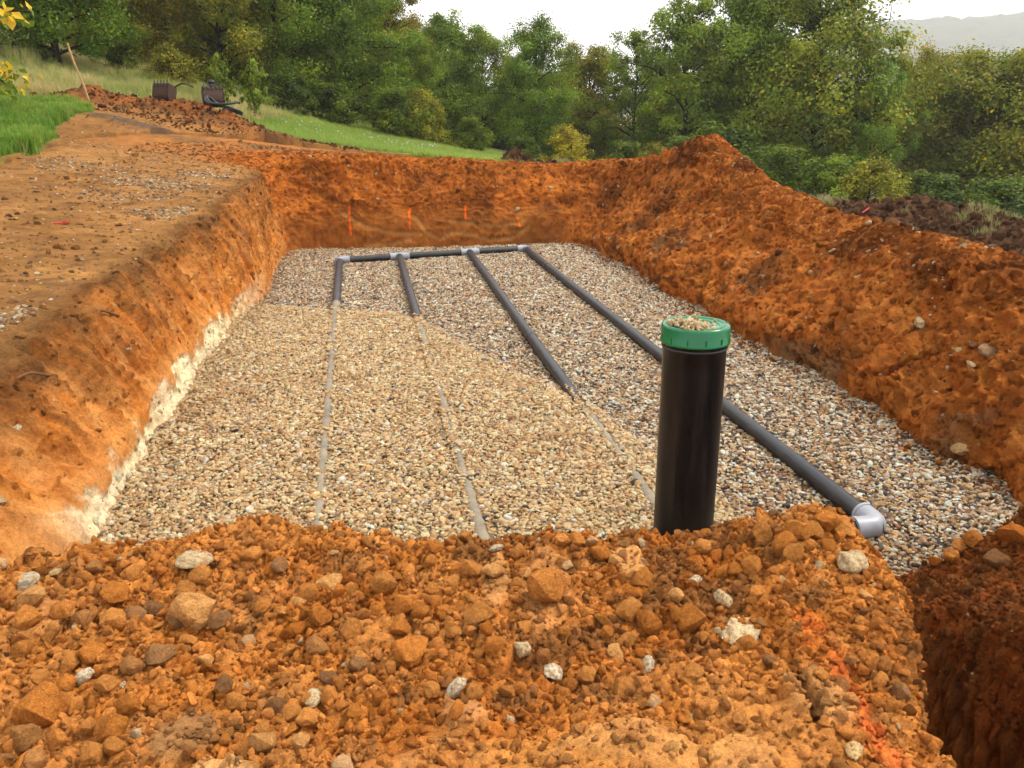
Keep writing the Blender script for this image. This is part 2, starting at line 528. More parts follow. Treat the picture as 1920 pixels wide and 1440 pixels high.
def smooth_t(A, w):
    kk = np.hanning(2 * w + 1); kk /= kk.sum()
    P = np.concatenate([np.repeat(A[:, :1], w, 1), A, np.repeat(A[:, -1:], w, 1)], 1)
    return sum(kk[i] * P[:, i:i + A.shape[1]] for i in range(2 * w + 1))
D_ = smooth_t(D_, 4); Z_ = smooth_t(Z_, 4)
WP = np.zeros((len(S), len(tk), 3))
WP[..., 0] = PATH[:, None, 0] + OUT[:, None, 0] * D_
WP[..., 1] = PATH[:, None, 1] + OUT[:, None, 1] * D_
WP[..., 2] = Z_
nS, nT = WP.shape[:2]
sL = near_s(-3.85, 14.0); sR = near_s(1.0, 15.2)
wr = sstep(sR - .5, sR + .5, S)[:, None]            # 1 on the right bank
wl = 1 - sstep(sL - .3, sL + .3, S)[:, None]        # 1 on the left wall
wb = 1 - wr - wl
tt = np.broadcast_to(tk[None, :], (nS, nT))
face = (1 - sstep(3.0, 4.3, tt)) * sstep(0, .5, tt)     # wall face (not the ground behind)
flat = WP.reshape(-1, 3)
SS = np.broadcast_to(S[:, None], (nS, nT))
big = fbm(flat * 1.1, 3, seed=3).reshape(nS, nT)
mid = fbm(flat * 4.5, 4, 0.55, seed=5, billow=True).reshape(nS, nT)
fine = fbm(flat * 17, 3, 0.6, seed=9, billow=True).reshape(nS, nT)
groove = fbm(np.stack([SS.ravel() * 8.5 + flat[:, 2] * 2.2, flat[:, 2] * .55, flat[:, 2] * 0], -1), 3, 0.6, seed=21, billow=True).reshape(nS, nT)
# smeared clay where the bucket scraped: smooth low parts of the left and the back wall
zz = WP[..., 2]
smearL = wl * sstep(.50, .22, zz + .35 * big) * sstep(9.5, 7.0, WP[..., 1]) * (tt < 3)
smearB = wb * sstep(.75, .5, zz + .15 * big) * (tt < 3)
smear = np.clip(smearL + smearB, 0, 1)
amp_mid = (.045 * wr + .050 * wb + .018 * wl)
hw1, rw = chips(flat * 6.5, 521, 1.0); hw1 = hw1.reshape(nS, nT)
pw = sstep(-.15, .3, fbm(flat * 1.8, 2, seed=15)).reshape(nS, nT)
lumps = fbm(flat * np.array((2.2, 2.2, 2.8)), 3, .55, seed=13, billow=True).reshape(nS, nT)
disp = face * (.10 * big + (.10 * wr + .06 * wb + .02 * wl) * lumps * (1 - .8 * smear) + (.050 * wr + .035 * wb + .012 * wl) * hw1 * pw * (1 - .7 * smearL - .3 * smearB) + amp_mid * mid * (1 - .6 * smearL - .25 * smearB) + (.022 - .008 * wl) * fine * (1 - .85 * smearL - .35 * smearB))
disp += face * wl * sstep(.25, .55, zz) * (1 - sstep(1.0, 1.3, zz)) * .075 * groove * (1 - .45 * smear)
disp += (1 - face) * (.02 * big + .028 * mid * (.4 + wr + .5 * wb) + .007 * fine)
chalk = wl * sstep(.31, .22, zz + .20 * big + .14 * mid - .02) * sstep(11.5, 7.5, WP[..., 1]) * sstep(3.5, 4.3, WP[..., 1]) * (tt < 2.5)
disp += chalk * (.035 + .025 * fine + .015 * hw1)
# overhanging sods at the top of the left wall
disp += wl * np.exp(-((tt - 3.3) / .35) ** 2) * .05 * mid
# curved smear ridges left by the bucket's lip on the back wall
SM = [[(640, 402), (690, 428), (740, 440), (790, 442)], [(775, 405), (800, 440), (825, 452), (850, 440), (890, 447), (920, 457), (960, 455), (990, 436)],
      [(842, 418), (880, 424), (930, 430), (970, 428), (985, 420)], [(690, 462), (740, 458), (770, 452)]]
ridge = np.zeros((nS, nT))
for line in SM:
    pts = [aty(a, b, 14.75) for a, b in line]
    d = seg_dist(WP[..., 0].ravel(), WP[..., 2].ravel(), [(q.x, q.z + .03) for q in pts]).reshape(nS, nT)
    ridge = np.maximum(ridge, np.exp(-(d / .034) ** 2) - .8 * np.exp(-((d - .075) / .022) ** 2) + .12 * np.exp(-((d - .12) / .02) ** 2))
ridge *= wb * (tt < 3)
disp += .032 * ridge
WP += grid_normals(WP) * np.sign(1) * disp[..., None] * (-1)   # normals point into the ground here; push towards the pit
NRM = -grid_normals(WP)
# colours of the strata, with shade painted into grooves and troughs
cn = fbm(flat * 1.7, 4, 0.55, seed=31).reshape(nS, nT)
cn2 = fbm(flat * 5.5, 4, 0.6, seed=33).reshape(nS, nT)
rw = rw.reshape(nS, nT)
RUST = np.array((.31, .082, .012)); DARK = np.array((.125, .038, .009)); OCHRE = np.array((.42, .142, .028)); PALE = np.array((.52, .25, .085)); BROWN = np.array((.17, .085, .03)); CHALK = np.array((.82, .64, .40))
cr = lerp(lerp(RUST, OCHRE, np.clip(.35 + 1.0 * cn2 + .4 * rw, 0, 1)), DARK, np.clip(1.7 * cn + .12, 0, .88))
cr = lerp(cr, (.21, .105, .042), np.clip(sstep(.15, .45, cn) * sstep(.7, .3, zz) * .8, 0, 1))
cb = lerp(lerp(RUST, (.42, .125, .019), np.clip(.4 + cn2 + .4 * rw, 0, 1)), DARK * 1.3, np.clip(1.5 * cn, 0, .85))
cb = lerp(cb, (.27, .095, .022), smearB * .5)
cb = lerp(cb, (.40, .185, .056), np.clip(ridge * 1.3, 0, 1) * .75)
cb = lerp(cb, (.14, .05, .014), np.clip(-ridge * 1.6, 0, 1) * .6)  # troughs beside the ridges coloured dark, painted shade
cl = lerp(lerp((.50, .170, .032), (.40, .112, .017), np.clip(.4 + cn, 0, 1)), (.58, .255, .075), np.clip(.3 + 1.2 * cn2, 0, 1))
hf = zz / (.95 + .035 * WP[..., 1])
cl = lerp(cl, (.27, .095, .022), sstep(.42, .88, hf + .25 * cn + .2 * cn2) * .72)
cl = lerp(cl, (.14, .052, .016), sstep(-.1, -.5, groove + .25 * cn2) * sstep(.25, .55, hf) * .75)  # creases of the grooves darkened, shade put into the colour
cl = lerp(cl, (.58, .25, .07), sstep(.25, .6, groove + .35 * cn2) * sstep(.95, .6, hf) * .5)
cl = lerp(cl, (.56, .235, .066), smearL * .75)
cl = lerp(cl, BROWN, sstep(2.5, 3.3, tt + .9 * cn + .4 * cn2) * .85)
cl = lerp(cl, DARK * .8, np.exp(-((tt + .8 * cn - 3.1) / .25) ** 2) * .5)
cl = lerp(cl, CHALK, chalk)
yard = lerp(lerp((.20, .088, .026), (.33, .155, .048), np.clip(.5 + cn, 0, 1)), (.13, .062, .024), sstep(.05, .4, cn2) * .7)
cl = lerp(cl, yard, sstep(3.4, 4.2, tt + .5 * cn))
cb = lerp(cb, lerp((.32, .12, .03), (.18, .085, .032), np.clip(.5 + 1.6 * cn, 0, 1)), sstep(4.3, 5.2, tt))
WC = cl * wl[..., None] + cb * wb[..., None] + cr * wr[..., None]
# four short strokes of orange marking paint on the back wall
for (x0, y0, x1, y1) in [(655, 388, 659, 438), (766, 394, 767, 430), (871, 389, 871, 413), (971, 415, 976, 432)]:
    a = aty(x0, y0, 14.8); b = aty(x1, y1, 14.7)
    d = seg_dist(WP[..., 0].ravel(), WP[..., 2].ravel(), [(a.x, a.z), (b.x, b.z)]).reshape(nS, nT)
    WC = lerp(WC, (.95, .15, .02), np.clip(sstep(.024, .008, d + .010 * cn2) * wb * (tt < 3) * sstep(-.5, .15, cn2 + .2), 0, 1))
cutL = int(np.searchsorted(S, sL)); cutR = int(np.searchsorted(S, sR))
walls = []
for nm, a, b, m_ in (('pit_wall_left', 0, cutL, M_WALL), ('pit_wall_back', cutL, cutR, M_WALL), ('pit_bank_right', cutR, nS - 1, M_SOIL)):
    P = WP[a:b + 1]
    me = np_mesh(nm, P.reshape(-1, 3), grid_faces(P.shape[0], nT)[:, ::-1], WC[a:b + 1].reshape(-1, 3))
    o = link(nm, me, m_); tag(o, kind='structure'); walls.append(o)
W_LEFT, W_BACK, W_RIGHT = walls

# ------------------------------------------------------------------ foreground bank and trench
EDGE_Y = [.3, 1.5, 1.82, 2.0, 2.36, 2.74, 3.0, 3.3, 3.7]
EDGE_X = [1.05, 1.15, 1.2, 1.25, 1.36, 1.48, 1.58, 1.72, 1.85]
def FB(x, y):
    nz = fbm(xyz(x * .9, y * .9), 3, seed=41)
    n2 = fbm(xyz(x * 2.6, y * 2.6), 3, seed=43)
    # level bank with a rounded far edge
    top = .74 + .03 * nz + .02 * n2 - .05 * sstep(1.6, .6, y)
    crest = 2.96 + .06 * n2 - .20 * sstep(-.8, -2.0, x) + .05 * np.exp(-((x - 1.24) / .08) ** 2)
    fall = sstep(crest - .05, crest + .75, y)
    fall = fall ** .8
    top = top - .33 * sstep(1.32, 1.55, x) * sstep(2.3, 2.85, y) + .025 * sstep(.5, .9, x) * sstep(1.38, 1.25, x)
    z = top * (1 - fall) + (-.25) * fall
    z += .03 * np.exp(-((y - crest + .08) / .15) ** 2) * (.5 + n2)
    # towards the left it joins the ground beside the pit
    z = z + (G(x, y) - .0 - top) * sstep(-2.1, -2.9, x) * (1 - fall)
    # right-hand mass beyond the trench
    mass = .14 + .64 * (x - 2.0) + .08 * nz + .06 * n2 + .26 * sstep(3.6, 2.6, y)
    mass = np.minimum(mass, .95 + .1 * nz)
    mf = sstep(3.62 + .06 * n2, 4.0, y)
    mass = mass * (1 - mf) - .25 * mf
    xe = np.interp(y, EDGE_Y, EDGE_X) + .05 * n2 + .03 * nz
    we = np.interp(y, [2.2, 2.8, 3.3, 3.7], [2.06, 1.98, 1.86, 1.74]) + .04 * nz + .03 * n2
    drop = sstep(xe - .06, xe + .13, x)
    rise = sstep(we - .03, we + .13, x)
    floor = -.42 + .05 * n2
    z = z * (1 - drop) + floor * drop
    z = z * (1 - rise) + mass * rise
    return z
xs = np.concatenate([np.arange(-3.9, -2.2, .03), np.arange(-2.2, 2.75, .0115), np.arange(2.75, 5.2, .05)])
ys = np.concatenate([np.arange(.2, .9, .03), np.arange(.9, 3.75, .0115), np.arange(3.75, 4.5, .03)])
GX, GY = np.meshgrid(xs, ys, indexing='ij')
FZ = FB(GX.ravel(), GY.ravel()).reshape(GX.shape)
FP = np.stack([GX, GY, FZ], -1)
ff = FP.reshape(-1, 3)
# smooth trodden clay in the lower middle, loose rubble elsewhere
SMOOTH = [(atz(x, y, .74).x, atz(x, y, .74).y) for x, y in ((560, 1500), (760, 1400), (850, 1345), (960, 1360), (1120, 1340), (1260, 1385), (1400, 1275), (1500, 1340), (1600, 1500))]
def smooth_mask(x, y):
    n = fbm(xyz(x * 5, y * 5), 3, seed=51)
    d = seg_dist(x, y, SMOOTH + [SMOOTH[0]])
    return sstep(-.05, .08, np.where(inside(x, y, SMOOTH), d, -d) + .07 * n)
sm = smooth_mask(ff[:, 0], ff[:, 1])
md = fbm(ff * 7.5, 4, 0.58, seed=53, billow=True)
fn = fbm(ff * 30, 3, 0.6, seed=57, billow=True)
lump = fbm(ff * 4, 2, seed=58)
h1, r1 = chips(ff * 11, 501, .9); h2, r2 = chips(ff * 26, 511, 1.0)
patchy = sstep(-.25, .2, fbm(ff * 2.3, 2, seed=59))
SLABS = [(1023, 1098, 50, 70, (.55, .24, .075)), (345, 1378, 62, 42, (.30, .17, .075)), (1530, 1315, 60, 46, (.50, .245, .085)), (1190, 1400, 120, 45, (.64, .30, .10)), (870, 1330, 45, 28, (.60, .29, .11)), (927, 1080, 26, 34, (.62, .31, .11)), (1180, 1050, 28, 36, (.64, .33, .12)), (1395, 1415, 60, 36, (.62, .30, .10)), (430, 1465, 90, 40, (.64, .36, .14)), (80, 1150, 50, 28, (.5, .22, .07)), (700, 1180, 40, 26, (.5, .2, .05))]
slab = np.zeros(len(ff)); slabc = np.zeros((len(ff), 3))
sn_ = fbm(ff * 9, 3, seed=67)
for (a_, b_, rx_, ry_, cc_) in SLABS:
    q_ = atz(a_, b_, .75); kx = rx_ * depth_at(q_) / FPX; ky = ry_ * depth_at(q_) / FPX / max(.35, -ray(a_, b_).normalized().z)
    w_ = sstep(1.15, .8, np.hypot((ff[:, 0] - q_.x) / kx, (ff[:, 1] - q_.y) / ky) + .35 * sn_)
    slabc = np.where((w_ > slab)[:, None], np.array(cc_), slabc); slab = np.maximum(slab, w_)
CRACK = [atz(a_, b_, .75) for a_, b_ in ((1440, 1195), (1480, 1235), (1495, 1268), (1508, 1300), (1522, 1325), (1531, 1370))]
crk = sstep(.020, .004, seg_dist(ff[:, 0], ff[:, 1], [(q_.x, q_.y) for q_ in CRACK]) + .008 * sn_)
sm = np.maximum(sm, slab)
dsp = - .05 * crk + .022 * slab + (.028 * md + .010 * fn + .030 * h1 * (.35 + .65 * patchy) + .013 * h2) * (1 - .55 * sm) + .03 * lump
FN = grid_normals(FP)
FP = FP + FN * dsp.reshape(GX.shape)[..., None]
FN = grid_normals(FP)
ff = FP.reshape(-1, 3)
c1 = fbm(ff * 1.6, 4, 0.55, seed=61); c2 = fbm(ff * 7, 4, 0.6, seed=63)
A_ = np.array((.54, .180, .032)); B_ = np.array((.66, .262, .066)); C_ = np.array((.24, .10, .032)); D2 = np.array((.40, .105, .012))
PAINT = [(1512, 1160), (1535, 1200), (1562, 1235), (1590, 1290), (1612, 1325), (1640, 1385), (1675, 1440), (1700, 1475)]
PAINT = [(atz(x, y, .76).x, atz(x, y, .76).y) for x, y in PAINT]
def bank_col(p, c1, c2, sm):
    c = lerp(lerp(A_, B_, np.clip(.5 + .9 * c2, 0, 1)), D2, np.clip(1.2 * c1, 0, .8))
    c = lerp(c, C_, sstep(.12, .38, c1 * .5 + c2 * .7) * .75)
    c = lerp(c, (.62, .27, .075), sm * .5)
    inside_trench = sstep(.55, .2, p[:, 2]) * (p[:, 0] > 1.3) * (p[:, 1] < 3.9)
    c = lerp(c, lerp((.22, .052, .010), (.12, .040, .011), np.clip(.5 + c2, 0, 1)), np.clip(sstep(1.75, 2.0, p[:, 0]) * .9, 0, 1))  # trench side and right-hand mass darkened, the trench's shade painted in
    d = seg_dist(p[:, 0], p[:, 1], PAINT)
    k_ = sstep(.06, .012, d + .04 * c2) * sstep(-.7, .15, c2 + .5 * fbm(p * 45, 2, seed=65)) * .68
    c = lerp(c, (.95, .17, .035), np.clip(k_, 0, 1) * (p[:, 0] < 1.6))
    return np.clip(c, .005, 1)
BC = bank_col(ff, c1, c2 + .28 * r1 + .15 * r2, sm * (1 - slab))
BC = lerp(BC, slabc * (1 + .3 * c2[:, None]), slab * .65)
BC = np.clip(BC * (1 - .6 * crk[:, None]), .004, 1)  # shade inside the crack painted in as darker colour
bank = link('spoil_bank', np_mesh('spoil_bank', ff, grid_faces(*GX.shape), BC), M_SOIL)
tag(bank, kind='structure')

# ------------------------------------------------------------------ ground sheet
def axis(lo, hi, step, far_lo, far_hi):
    a = [lo]; s_ = step
    while a[-1] > far_lo:
        s_ *= 1.16; a.append(a[-1] - s_)
    b = [hi]; s_ = step
    while b[-1] < far_hi:
        s_ *= 1.16; b.append(b[-1] + s_)
    return np.array(a[::-1] + list(np.arange(lo + step, hi, step)) + b)
gx = axis(-13, 7, .075, -1300, 2300); gy = axis(3, 23, .075, -70, 2300)
QX, QY = np.meshgrid(gx, gy, indexing='ij')
qx, qy = QX.ravel(), QY.ravel()
gz = G(qx, qy)
# heap of red soil behind the yard
MOUND = [(-8.9, 18.6), (-7.6, 18.9), (-6.2, 18.3), (-4.6, 17.7)]
dm = seg_dist(qx, qy, MOUND)
gl = fbm(xyz(qx * 1.2, qy * 1.2), 4, seed=71); gm = fbm(xyz(qx * 5, qy * 5), 4, 0.55, seed=73, billow=True); gf = fbm(xyz(qx * 4, qy * 4), 3, seed=75)
mound = sstep(1.25, .0, dm + .3 * gl) * (.42 + .2 * gl) * sstep(-3.6, -6.6, qx)
near = sstep(60, 20, np.hypot(qx, qy))
gh, gr_ = chips(xyz(qx * 3.2, qy * 3.2), 531)
mound = mound * .75
gz = gz + mound + near * (.045 * gl + .02 * gm) + near * mound * (.3 * gm + .10 * gh)
# a dark low ridge of turf dragged aside in front of the heap
RIDGE = [(-7.7, 16.4), (-6.6, 16.0), (-5.2, 15.6)]
rd = sstep(.34, .05, seg_dist(qx, qy, RIDGE) + .16 * gf + .1 * gl)
gz += rd * .07
edge = [tuple(p) for p in (PATH + OUT * (offs[:, 6:7] - .45))[::20]]
hole = inside(qx, qy, edge + [(4.6, 3.4), (4.6, .6), (-3.4, .6), (-3.4, 3)])
gz = np.where(hole, np.minimum(gz, -.7), gz)
# what grows where
GRASSY = [(-30, 5), (-7.6, 8.2)] + [(atz(x, y, z).x, atz(x, y, z).y) for x, y, z in ((0, 292, 1.75), (70, 268, 1.88), (140, 240, 2.0))] + [(-8.1, 16.6), (-8.8, 17.3), (-12, 17.2), (-30, 17)]
HILL = [(-60, 19.8), (-10.5, 19.6), (-8.6, 20.2), (-6.2, 19.6), (-4.6, 18.6), (-3.2, 18.3), (-1.2, 17.9), (.6, 17.9), (3.0, 18.6), (6.5, 16.5), (9, 10), (9, 2), (40, 0), (400, 60), (400, 500), (-400, 500), (-400, 19)]
def grass_w(x, y, n):
    r = np.zeros(x.shape)
    for poly in (GRASSY, HILL):
        d = seg_dist(x, y, poly + [poly[0]])
        sd = np.where(inside(x, y, poly), d, -d)
        r = np.maximum(r, sstep(-.15, .25, sd + .45 * n))
    return r
gw = grass_w(qx, qy, gl)
gc1 = fbm(xyz(qx * .8, qy * .8), 4, 0.55, seed=81); gc2 = fbm(xyz(qx * 4, qy * 4), 4, 0.6, seed=83)
dirt = lerp((.20, .088, .026), (.33, .155, .048), np.clip(.5 + .9 * gc1, 0, 1))
dirt = lerp(dirt, (.13, .062, .024), np.clip(sstep(.05, .4, gc2), 0, 1) * .75)
dirt = lerp(dirt, (.33, .12, .032), np.clip(sstep(14, 16, qy) * sstep(.1, .5, gc1 + .15), 0, 1) * .6)
dirt = lerp(dirt, lerp((.22, .072, .018), (.085, .042, .02), np.clip(.6 + 1.8 * gc2 + .4 * gr_, 0, 1)), np.clip(mound * 5, 0, 1))
dirt = lerp(dirt, (.085, .06, .042), rd * .8)
gr = lerp((.12, .17, .035), (.20, .19, .07), np.clip(.5 + gc1, 0, 1))
gr = lerp(gr, (.06, .065, .025), sstep(26, 34, qy))
QC = lerp(dirt, gr, gw)
ground = link('ground', np_mesh('ground', np.stack([qx, qy, gz], -1), grid_faces(*QX.shape), QC), M_YARD)
tag(ground, kind='structure')

# ------------------------------------------------------------------ far wooded hill
hx = np.linspace(-500, 1100, 230); hy = np.linspace(380, 1000, 150)
HX, HY = np.meshgrid(hx, hy, indexing='ij')
hz = -12 + sstep(380, 760, HY) * (86 * sstep(60, 340, HX) + 45 * sstep(330, 760, HX)) + 5 * fbm(xyz(HX.ravel() * .008, HY.ravel() * .008), 3, seed=91).reshape(HX.shape)
hn = fbm(xyz(HX.ravel() * .11, HY.ravel() * .11), 3, seed=93, billow=True).reshape(HX.shape)
hz += 4.0 * hn
hc = lerp((.02, .035, .02), (.05, .065, .03), np.clip(.5 + hn, 0, 1).ravel())
hill = link('hill', np_mesh('hill', np.stack([HX * 2, HY * 2, (hz - CAMH) * 2 + CAMH], -1).reshape(-1, 3), grid_faces(*HX.shape), hc), M_TOPSOIL)
tag(hill, kind='structure')

# ------------------------------------------------------------------ dark topsoil banks
def heap(name, crest, halfw, n=150, m=46, seed=0, lum=1.0, amp=.11):
    c = np.array(crest, float)
    L = np.r_[0, np.cumsum(np.linalg.norm(np.diff(c[:, :2], axis=0), axis=1))]
    s = np.linspace(0, L[-1], n)
    cx, cy, cz = (np.interp(s, L, c[:, i]) for i in range(3))
    tx, ty = np.gradient(cx), np.gradient(cy); l = np.hypot(tx, ty); tx /= l; ty /= l
    v = np.linspace(-1, 1, m)
    X = cx[:, None] - ty[:, None] * v * halfw; Y = cy[:, None] + tx[:, None] * v * halfw
    endw = np.clip(np.minimum(s, L[-1] - s) / .5, 0, 1)[:, None]
    g = G(X, Y)
    w = np.clip(1 - np.abs(v) ** 1.7, 0, 1)[None, :] * endw ** .6
    Z = (g - .12) * (1 - w) + cz[:, None] * w
    P = np.stack([X, Y, Z], -1)
    f = P.reshape(-1, 3)
    d = (amp * fbm(f * 3.2, 4, 0.55, seed=seed, billow=True) + .10 * fbm(f * 1.2, 2, seed=seed + 3)).reshape(n, m)
    P = P + grid_normals(P) * d[..., None]
    cc = fbm(f * 4, 4, 0.6, seed=seed + 7)
    col = lerp((.085, .042, .022), (.15, .075, .036), np.clip(.5 + cc, 0, 1)) * lum
    o = link(name, np_mesh(name, P.reshape(-1, 3), grid_faces(n, m), col), M_TOPSOIL)
    tag(o, kind='structure')
    return o, P
def cpt(x, y, Y):
    p = aty(x, y, Y); return (p.x, p.y, p.z)
heap_r, HP1 = heap('topsoil_bank', [cpt(1440, 350, 16.5), cpt(1500, 366, 16), cpt(1590, 378, 15), cpt(1680, 376, 14.5), cpt(1722, 366, 14), cpt(1770, 385, 13.6), cpt(1850, 400, 13), cpt(1920, 415, 12.4), cpt(2050, 440, 11.5), cpt(2300, 470, 10)], 1.3, 300, 60, seed=101)
heap_m, HP2 = heap('topsoil_heap', [cpt(925, 305, 19.2), cpt(950, 287, 19), cpt(968, 283, 18.9), cpt(990, 297, 18.8), cpt(1050, 303, 18.6), cpt(1100, 318, 18.4)], .6, 110, 40, seed=111, amp=.07)

# ------------------------------------------------------------------ instancing helper for what nobody could count
TEMPL = bpy.data.collections.new('piece_shapes')     # never linked to the scene
def rock_mesh(name, seed, subdiv=2, squash=(1, .85, .65), facet=7, rough=.18, mat=None, nsc=1.6, hi=0.0, lo_h=.62, smooth=True):
    bm = bmesh.new()
    bmesh.ops.create_icosphere(bm, subdivisions=subdiv, radius=1)
    v = np.array([p.co[:] for p in bm.verts])
    g = np.random.default_rng(seed)
    for _ in range(facet):
        d = g.normal(size=3); d /= np.linalg.norm(d); h = g.uniform(lo_h, .9)
        t = v @ d; over = np.clip(t - h, 0, None)
        v = v - d[None] * over[:, None] * .92
    n = v / np.linalg.norm(v, axis=1, keepdims=True)
    v = v + n * (rough * fbm(v * nsc + seed * 3.3, 4, .55, seed=seed))[:, None]
    if hi: v = v + n * (hi * fbm(v * 6 + seed, 3, .6, seed=seed + 5))[:, None]
    v = v * np.array(squash)
    v /= np.abs(v).max()
    for p, c in zip(bm.verts, v): p.co = c
    me = bpy.data.meshes.new(name); bm.to_mesh(me); bm.free()
    me.polygons.foreach_set('use_smooth', [smooth] * len(me.polygons))
    if mat: me.materials.append(mat)
    return me
def clod_mesh(name, seed, npts=15, cuts=3, rough=.05, mat=None, squash=(1, .85, .72), sharp=42):
    g = np.random.default_rng(seed)
    d = g.normal(size=(npts, 3)); d /= np.linalg.norm(d, axis=1, keepdims=True)
    d *= g.uniform(.78, 1.0, (npts, 1))
    bm = bmesh.new()
    for q in d: bm.verts.new(q)
    bmesh.ops.convex_hull(bm, input=bm.verts[:])
    loose = [v for v in bm.verts if not v.link_faces]
    if loose: bmesh.ops.delete(bm, geom=loose, context='VERTS')
    if cuts:
        bmesh.ops.subdivide_edges(bm, edges=bm.edges[:], cuts=cuts, use_grid_fill=True, smooth=.17)
    v = np.array([p.co[:] for p in bm.verts])
    if cuts:
        n = v / np.linalg.norm(v, axis=1, keepdims=True)
        v = v + n * (rough * 1.6 * fbm(v * 2.2 + seed, 3, .6, seed=seed) + rough * fbm(v * 7 + seed, 3, .6, seed=seed + 3))[:, None]
    v = v * np.array(squash); v /= np.abs(v).max()
    for p, c in zip(bm.verts, v): p.co = c
    bmesh.ops.recalc_face_normals(bm, faces=bm.faces[:])
    me = bpy.data.meshes.new(name); bm.to_mesh(me); bm.free()
    if cuts:
        me.polygons.foreach_set('use_smooth', [True] * len(me.polygons)); me.set_sharp_from_angle(angle=R(sharp))
    else:
        me.polygons.foreach_set('use_smooth', [False] * len(me.polygons))
    if mat: me.materials.append(mat)
    return me
def template(name, meshes):
    c = bpy.data.collections.new(name)
    for i, me in enumerate(meshes):
        c.objects.link(bpy.data.objects.new(f'{name}_{i:02d}', me))
    return c
def scatter(name, pts, rots, scls, idx, tint, coll, label, cat, kind='stuff', parent=None):
    me = bpy.data.meshes.new(name)
    me.vertices.add(len(pts)); me.vertices.foreach_set('co', np.ascontiguousarray(pts, np.float32).ravel())
    a = me.attributes.new('rot', 'FLOAT_VECTOR', 'POINT'); a.data.foreach_set('vector', np.ascontiguousarray(rots, np.float32).ravel())
    a = me.attributes.new('scl', 'FLOAT_VECTOR', 'POINT'); a.data.foreach_set('vector', np.ascontiguousarray(scls, np.float32).ravel())
    a = me.attributes.new('idx', 'INT', 'POINT'); a.data.foreach_set('value', np.ascontiguousarray(idx, np.int32))
    a = me.attributes.new('tint', 'FLOAT_COLOR', 'POINT')
    c = np.ones((len(pts), 4), np.float32); c[:, :3] = tint; a.data.foreach_set('color', c.ravel())
    o = link(name, me, None, parent)
    ng = bpy.data.node_groups.new(name + '_scatter', 'GeometryNodeTree')
    ng.interface.new_socket('Geometry', in_out='INPUT', socket_type='NodeSocketGeometry')
    ng.interface.new_socket('Geometry', in_out='OUTPUT', socket_type='NodeSocketGeometry')
    gi = ng.nodes.new('NodeGroupInput'); go = ng.nodes.new('NodeGroupOutput')
    ci = ng.nodes.new('GeometryNodeCollectionInfo'); ci.inputs['Collection'].default_value = coll
    ci.inputs['Separate Children'].default_value = True; ci.inputs['Reset Children'].default_value = True
    ip = ng.nodes.new('GeometryNodeInstanceOnPoints'); ip.inputs['Pick Instance'].default_value = True
    def na(nm, t):
        n = ng.nodes.new('GeometryNodeInputNamedAttribute'); n.data_type = t; n.inputs['Name'].default_value = nm
        return [s for s in n.outputs if s.name == 'Attribute' and s.enabled][0]
    L = ng.links.new
    L(gi.outputs[0], ip.inputs['Points']); L(ci.outputs[0], ip.inputs['Instance'])
    L(na('idx', 'INT'), ip.inputs['Instance Index'])
    L(na('rot', 'FLOAT_VECTOR'), ip.inputs['Rotation']); L(na('scl', 'FLOAT_VECTOR'), ip.inputs['Scale'])
    L(ip.outputs[0], go.inputs[0])
    md_ = o.modifiers.new('scatter', 'NODES'); md_.node_group = ng
    tag(o, label, cat, kind=kind)
    return o
C_CRUMB = template('crumb_shape', [clod_mesh('crumb_shape', 200 + i, rnd.randint(9, 14), 2, .07, M_CRUMB, (1, rnd.uniform(.7, .95), rnd.uniform(.6, .85))) for i in range(10)])
C_PEB = template('pebble_shape', [rock_mesh('pebble_shape', 300 + i, 2, (1, rnd.uniform(.65, .9), rnd.uniform(.42, .65)), 2, .10, M_PEBBLE, 1.0) for i in range(8)])

# ------------------------------------------------------------------ gravel bed
BOUND = [(-3.4, 9.95), (-2.6, 9.8), (-2.1, 9.75), (-1.5, 9.5), (-1.02, 9.1), (-.43, 7.97), (.19, 7.09), (.6, 6.31), (.9, 5.5), (1.1, 4.9), (1.35, 4.3), (1.6, 3.2), (1.6, 2.5), (-4, 2.5)]
def cover(x, y, n):
    d = seg_dist(x, y, BOUND[:-1])
    sd = np.where(inside(x, y, BOUND), d, -d)
    return sstep(-.20, .14, sd + .12 * n)
PIPES = {'p1': ((-2.74, 13.12), (-1.0, 3.65)), 'p2': ((-1.83, 13.46), (-.10, 3.75)), 'p3': ((-.71, 13.91), (.93, 4.1)), 'p4': ((.23, 14.28), (2.08, 4.40))}
PR, PZ = .054, .050
def bed_z(x, y):
    n = fbm(xyz(x * 1.4, y * 1.4), 3, seed=121)
    n2 = fbm(xyz(x * 5, y * 5), 2, seed=123)
    cv = cover(x, y, n)
    return cv * (.088 + .018 * n) + (1 - cv) * (.012 * n) + .010 * n2, cv
bx = np.arange(-4.2, 3.8, .05); by = np.arange(2.6, 15.8, .05)
BX, BY = np.meshgrid(bx, by, indexing='ij')
bz, bcv = bed_z(BX.ravel(), BY.ravel())
bz = bz - .8 * sstep(3.75, 3.55, BY.ravel()) * sstep(1.2, 1.5, BX.ravel())
bcol = lerp((.20, .14, .085), (.36, .25, .13), bcv)
bed = link('gravel_bed', np_mesh('gravel_bed', np.stack([BX.ravel(), BY.ravel(), bz - .012], -1), grid_faces(*BX.shape), bcol), M_YARD)
tag(bed, kind='structure')
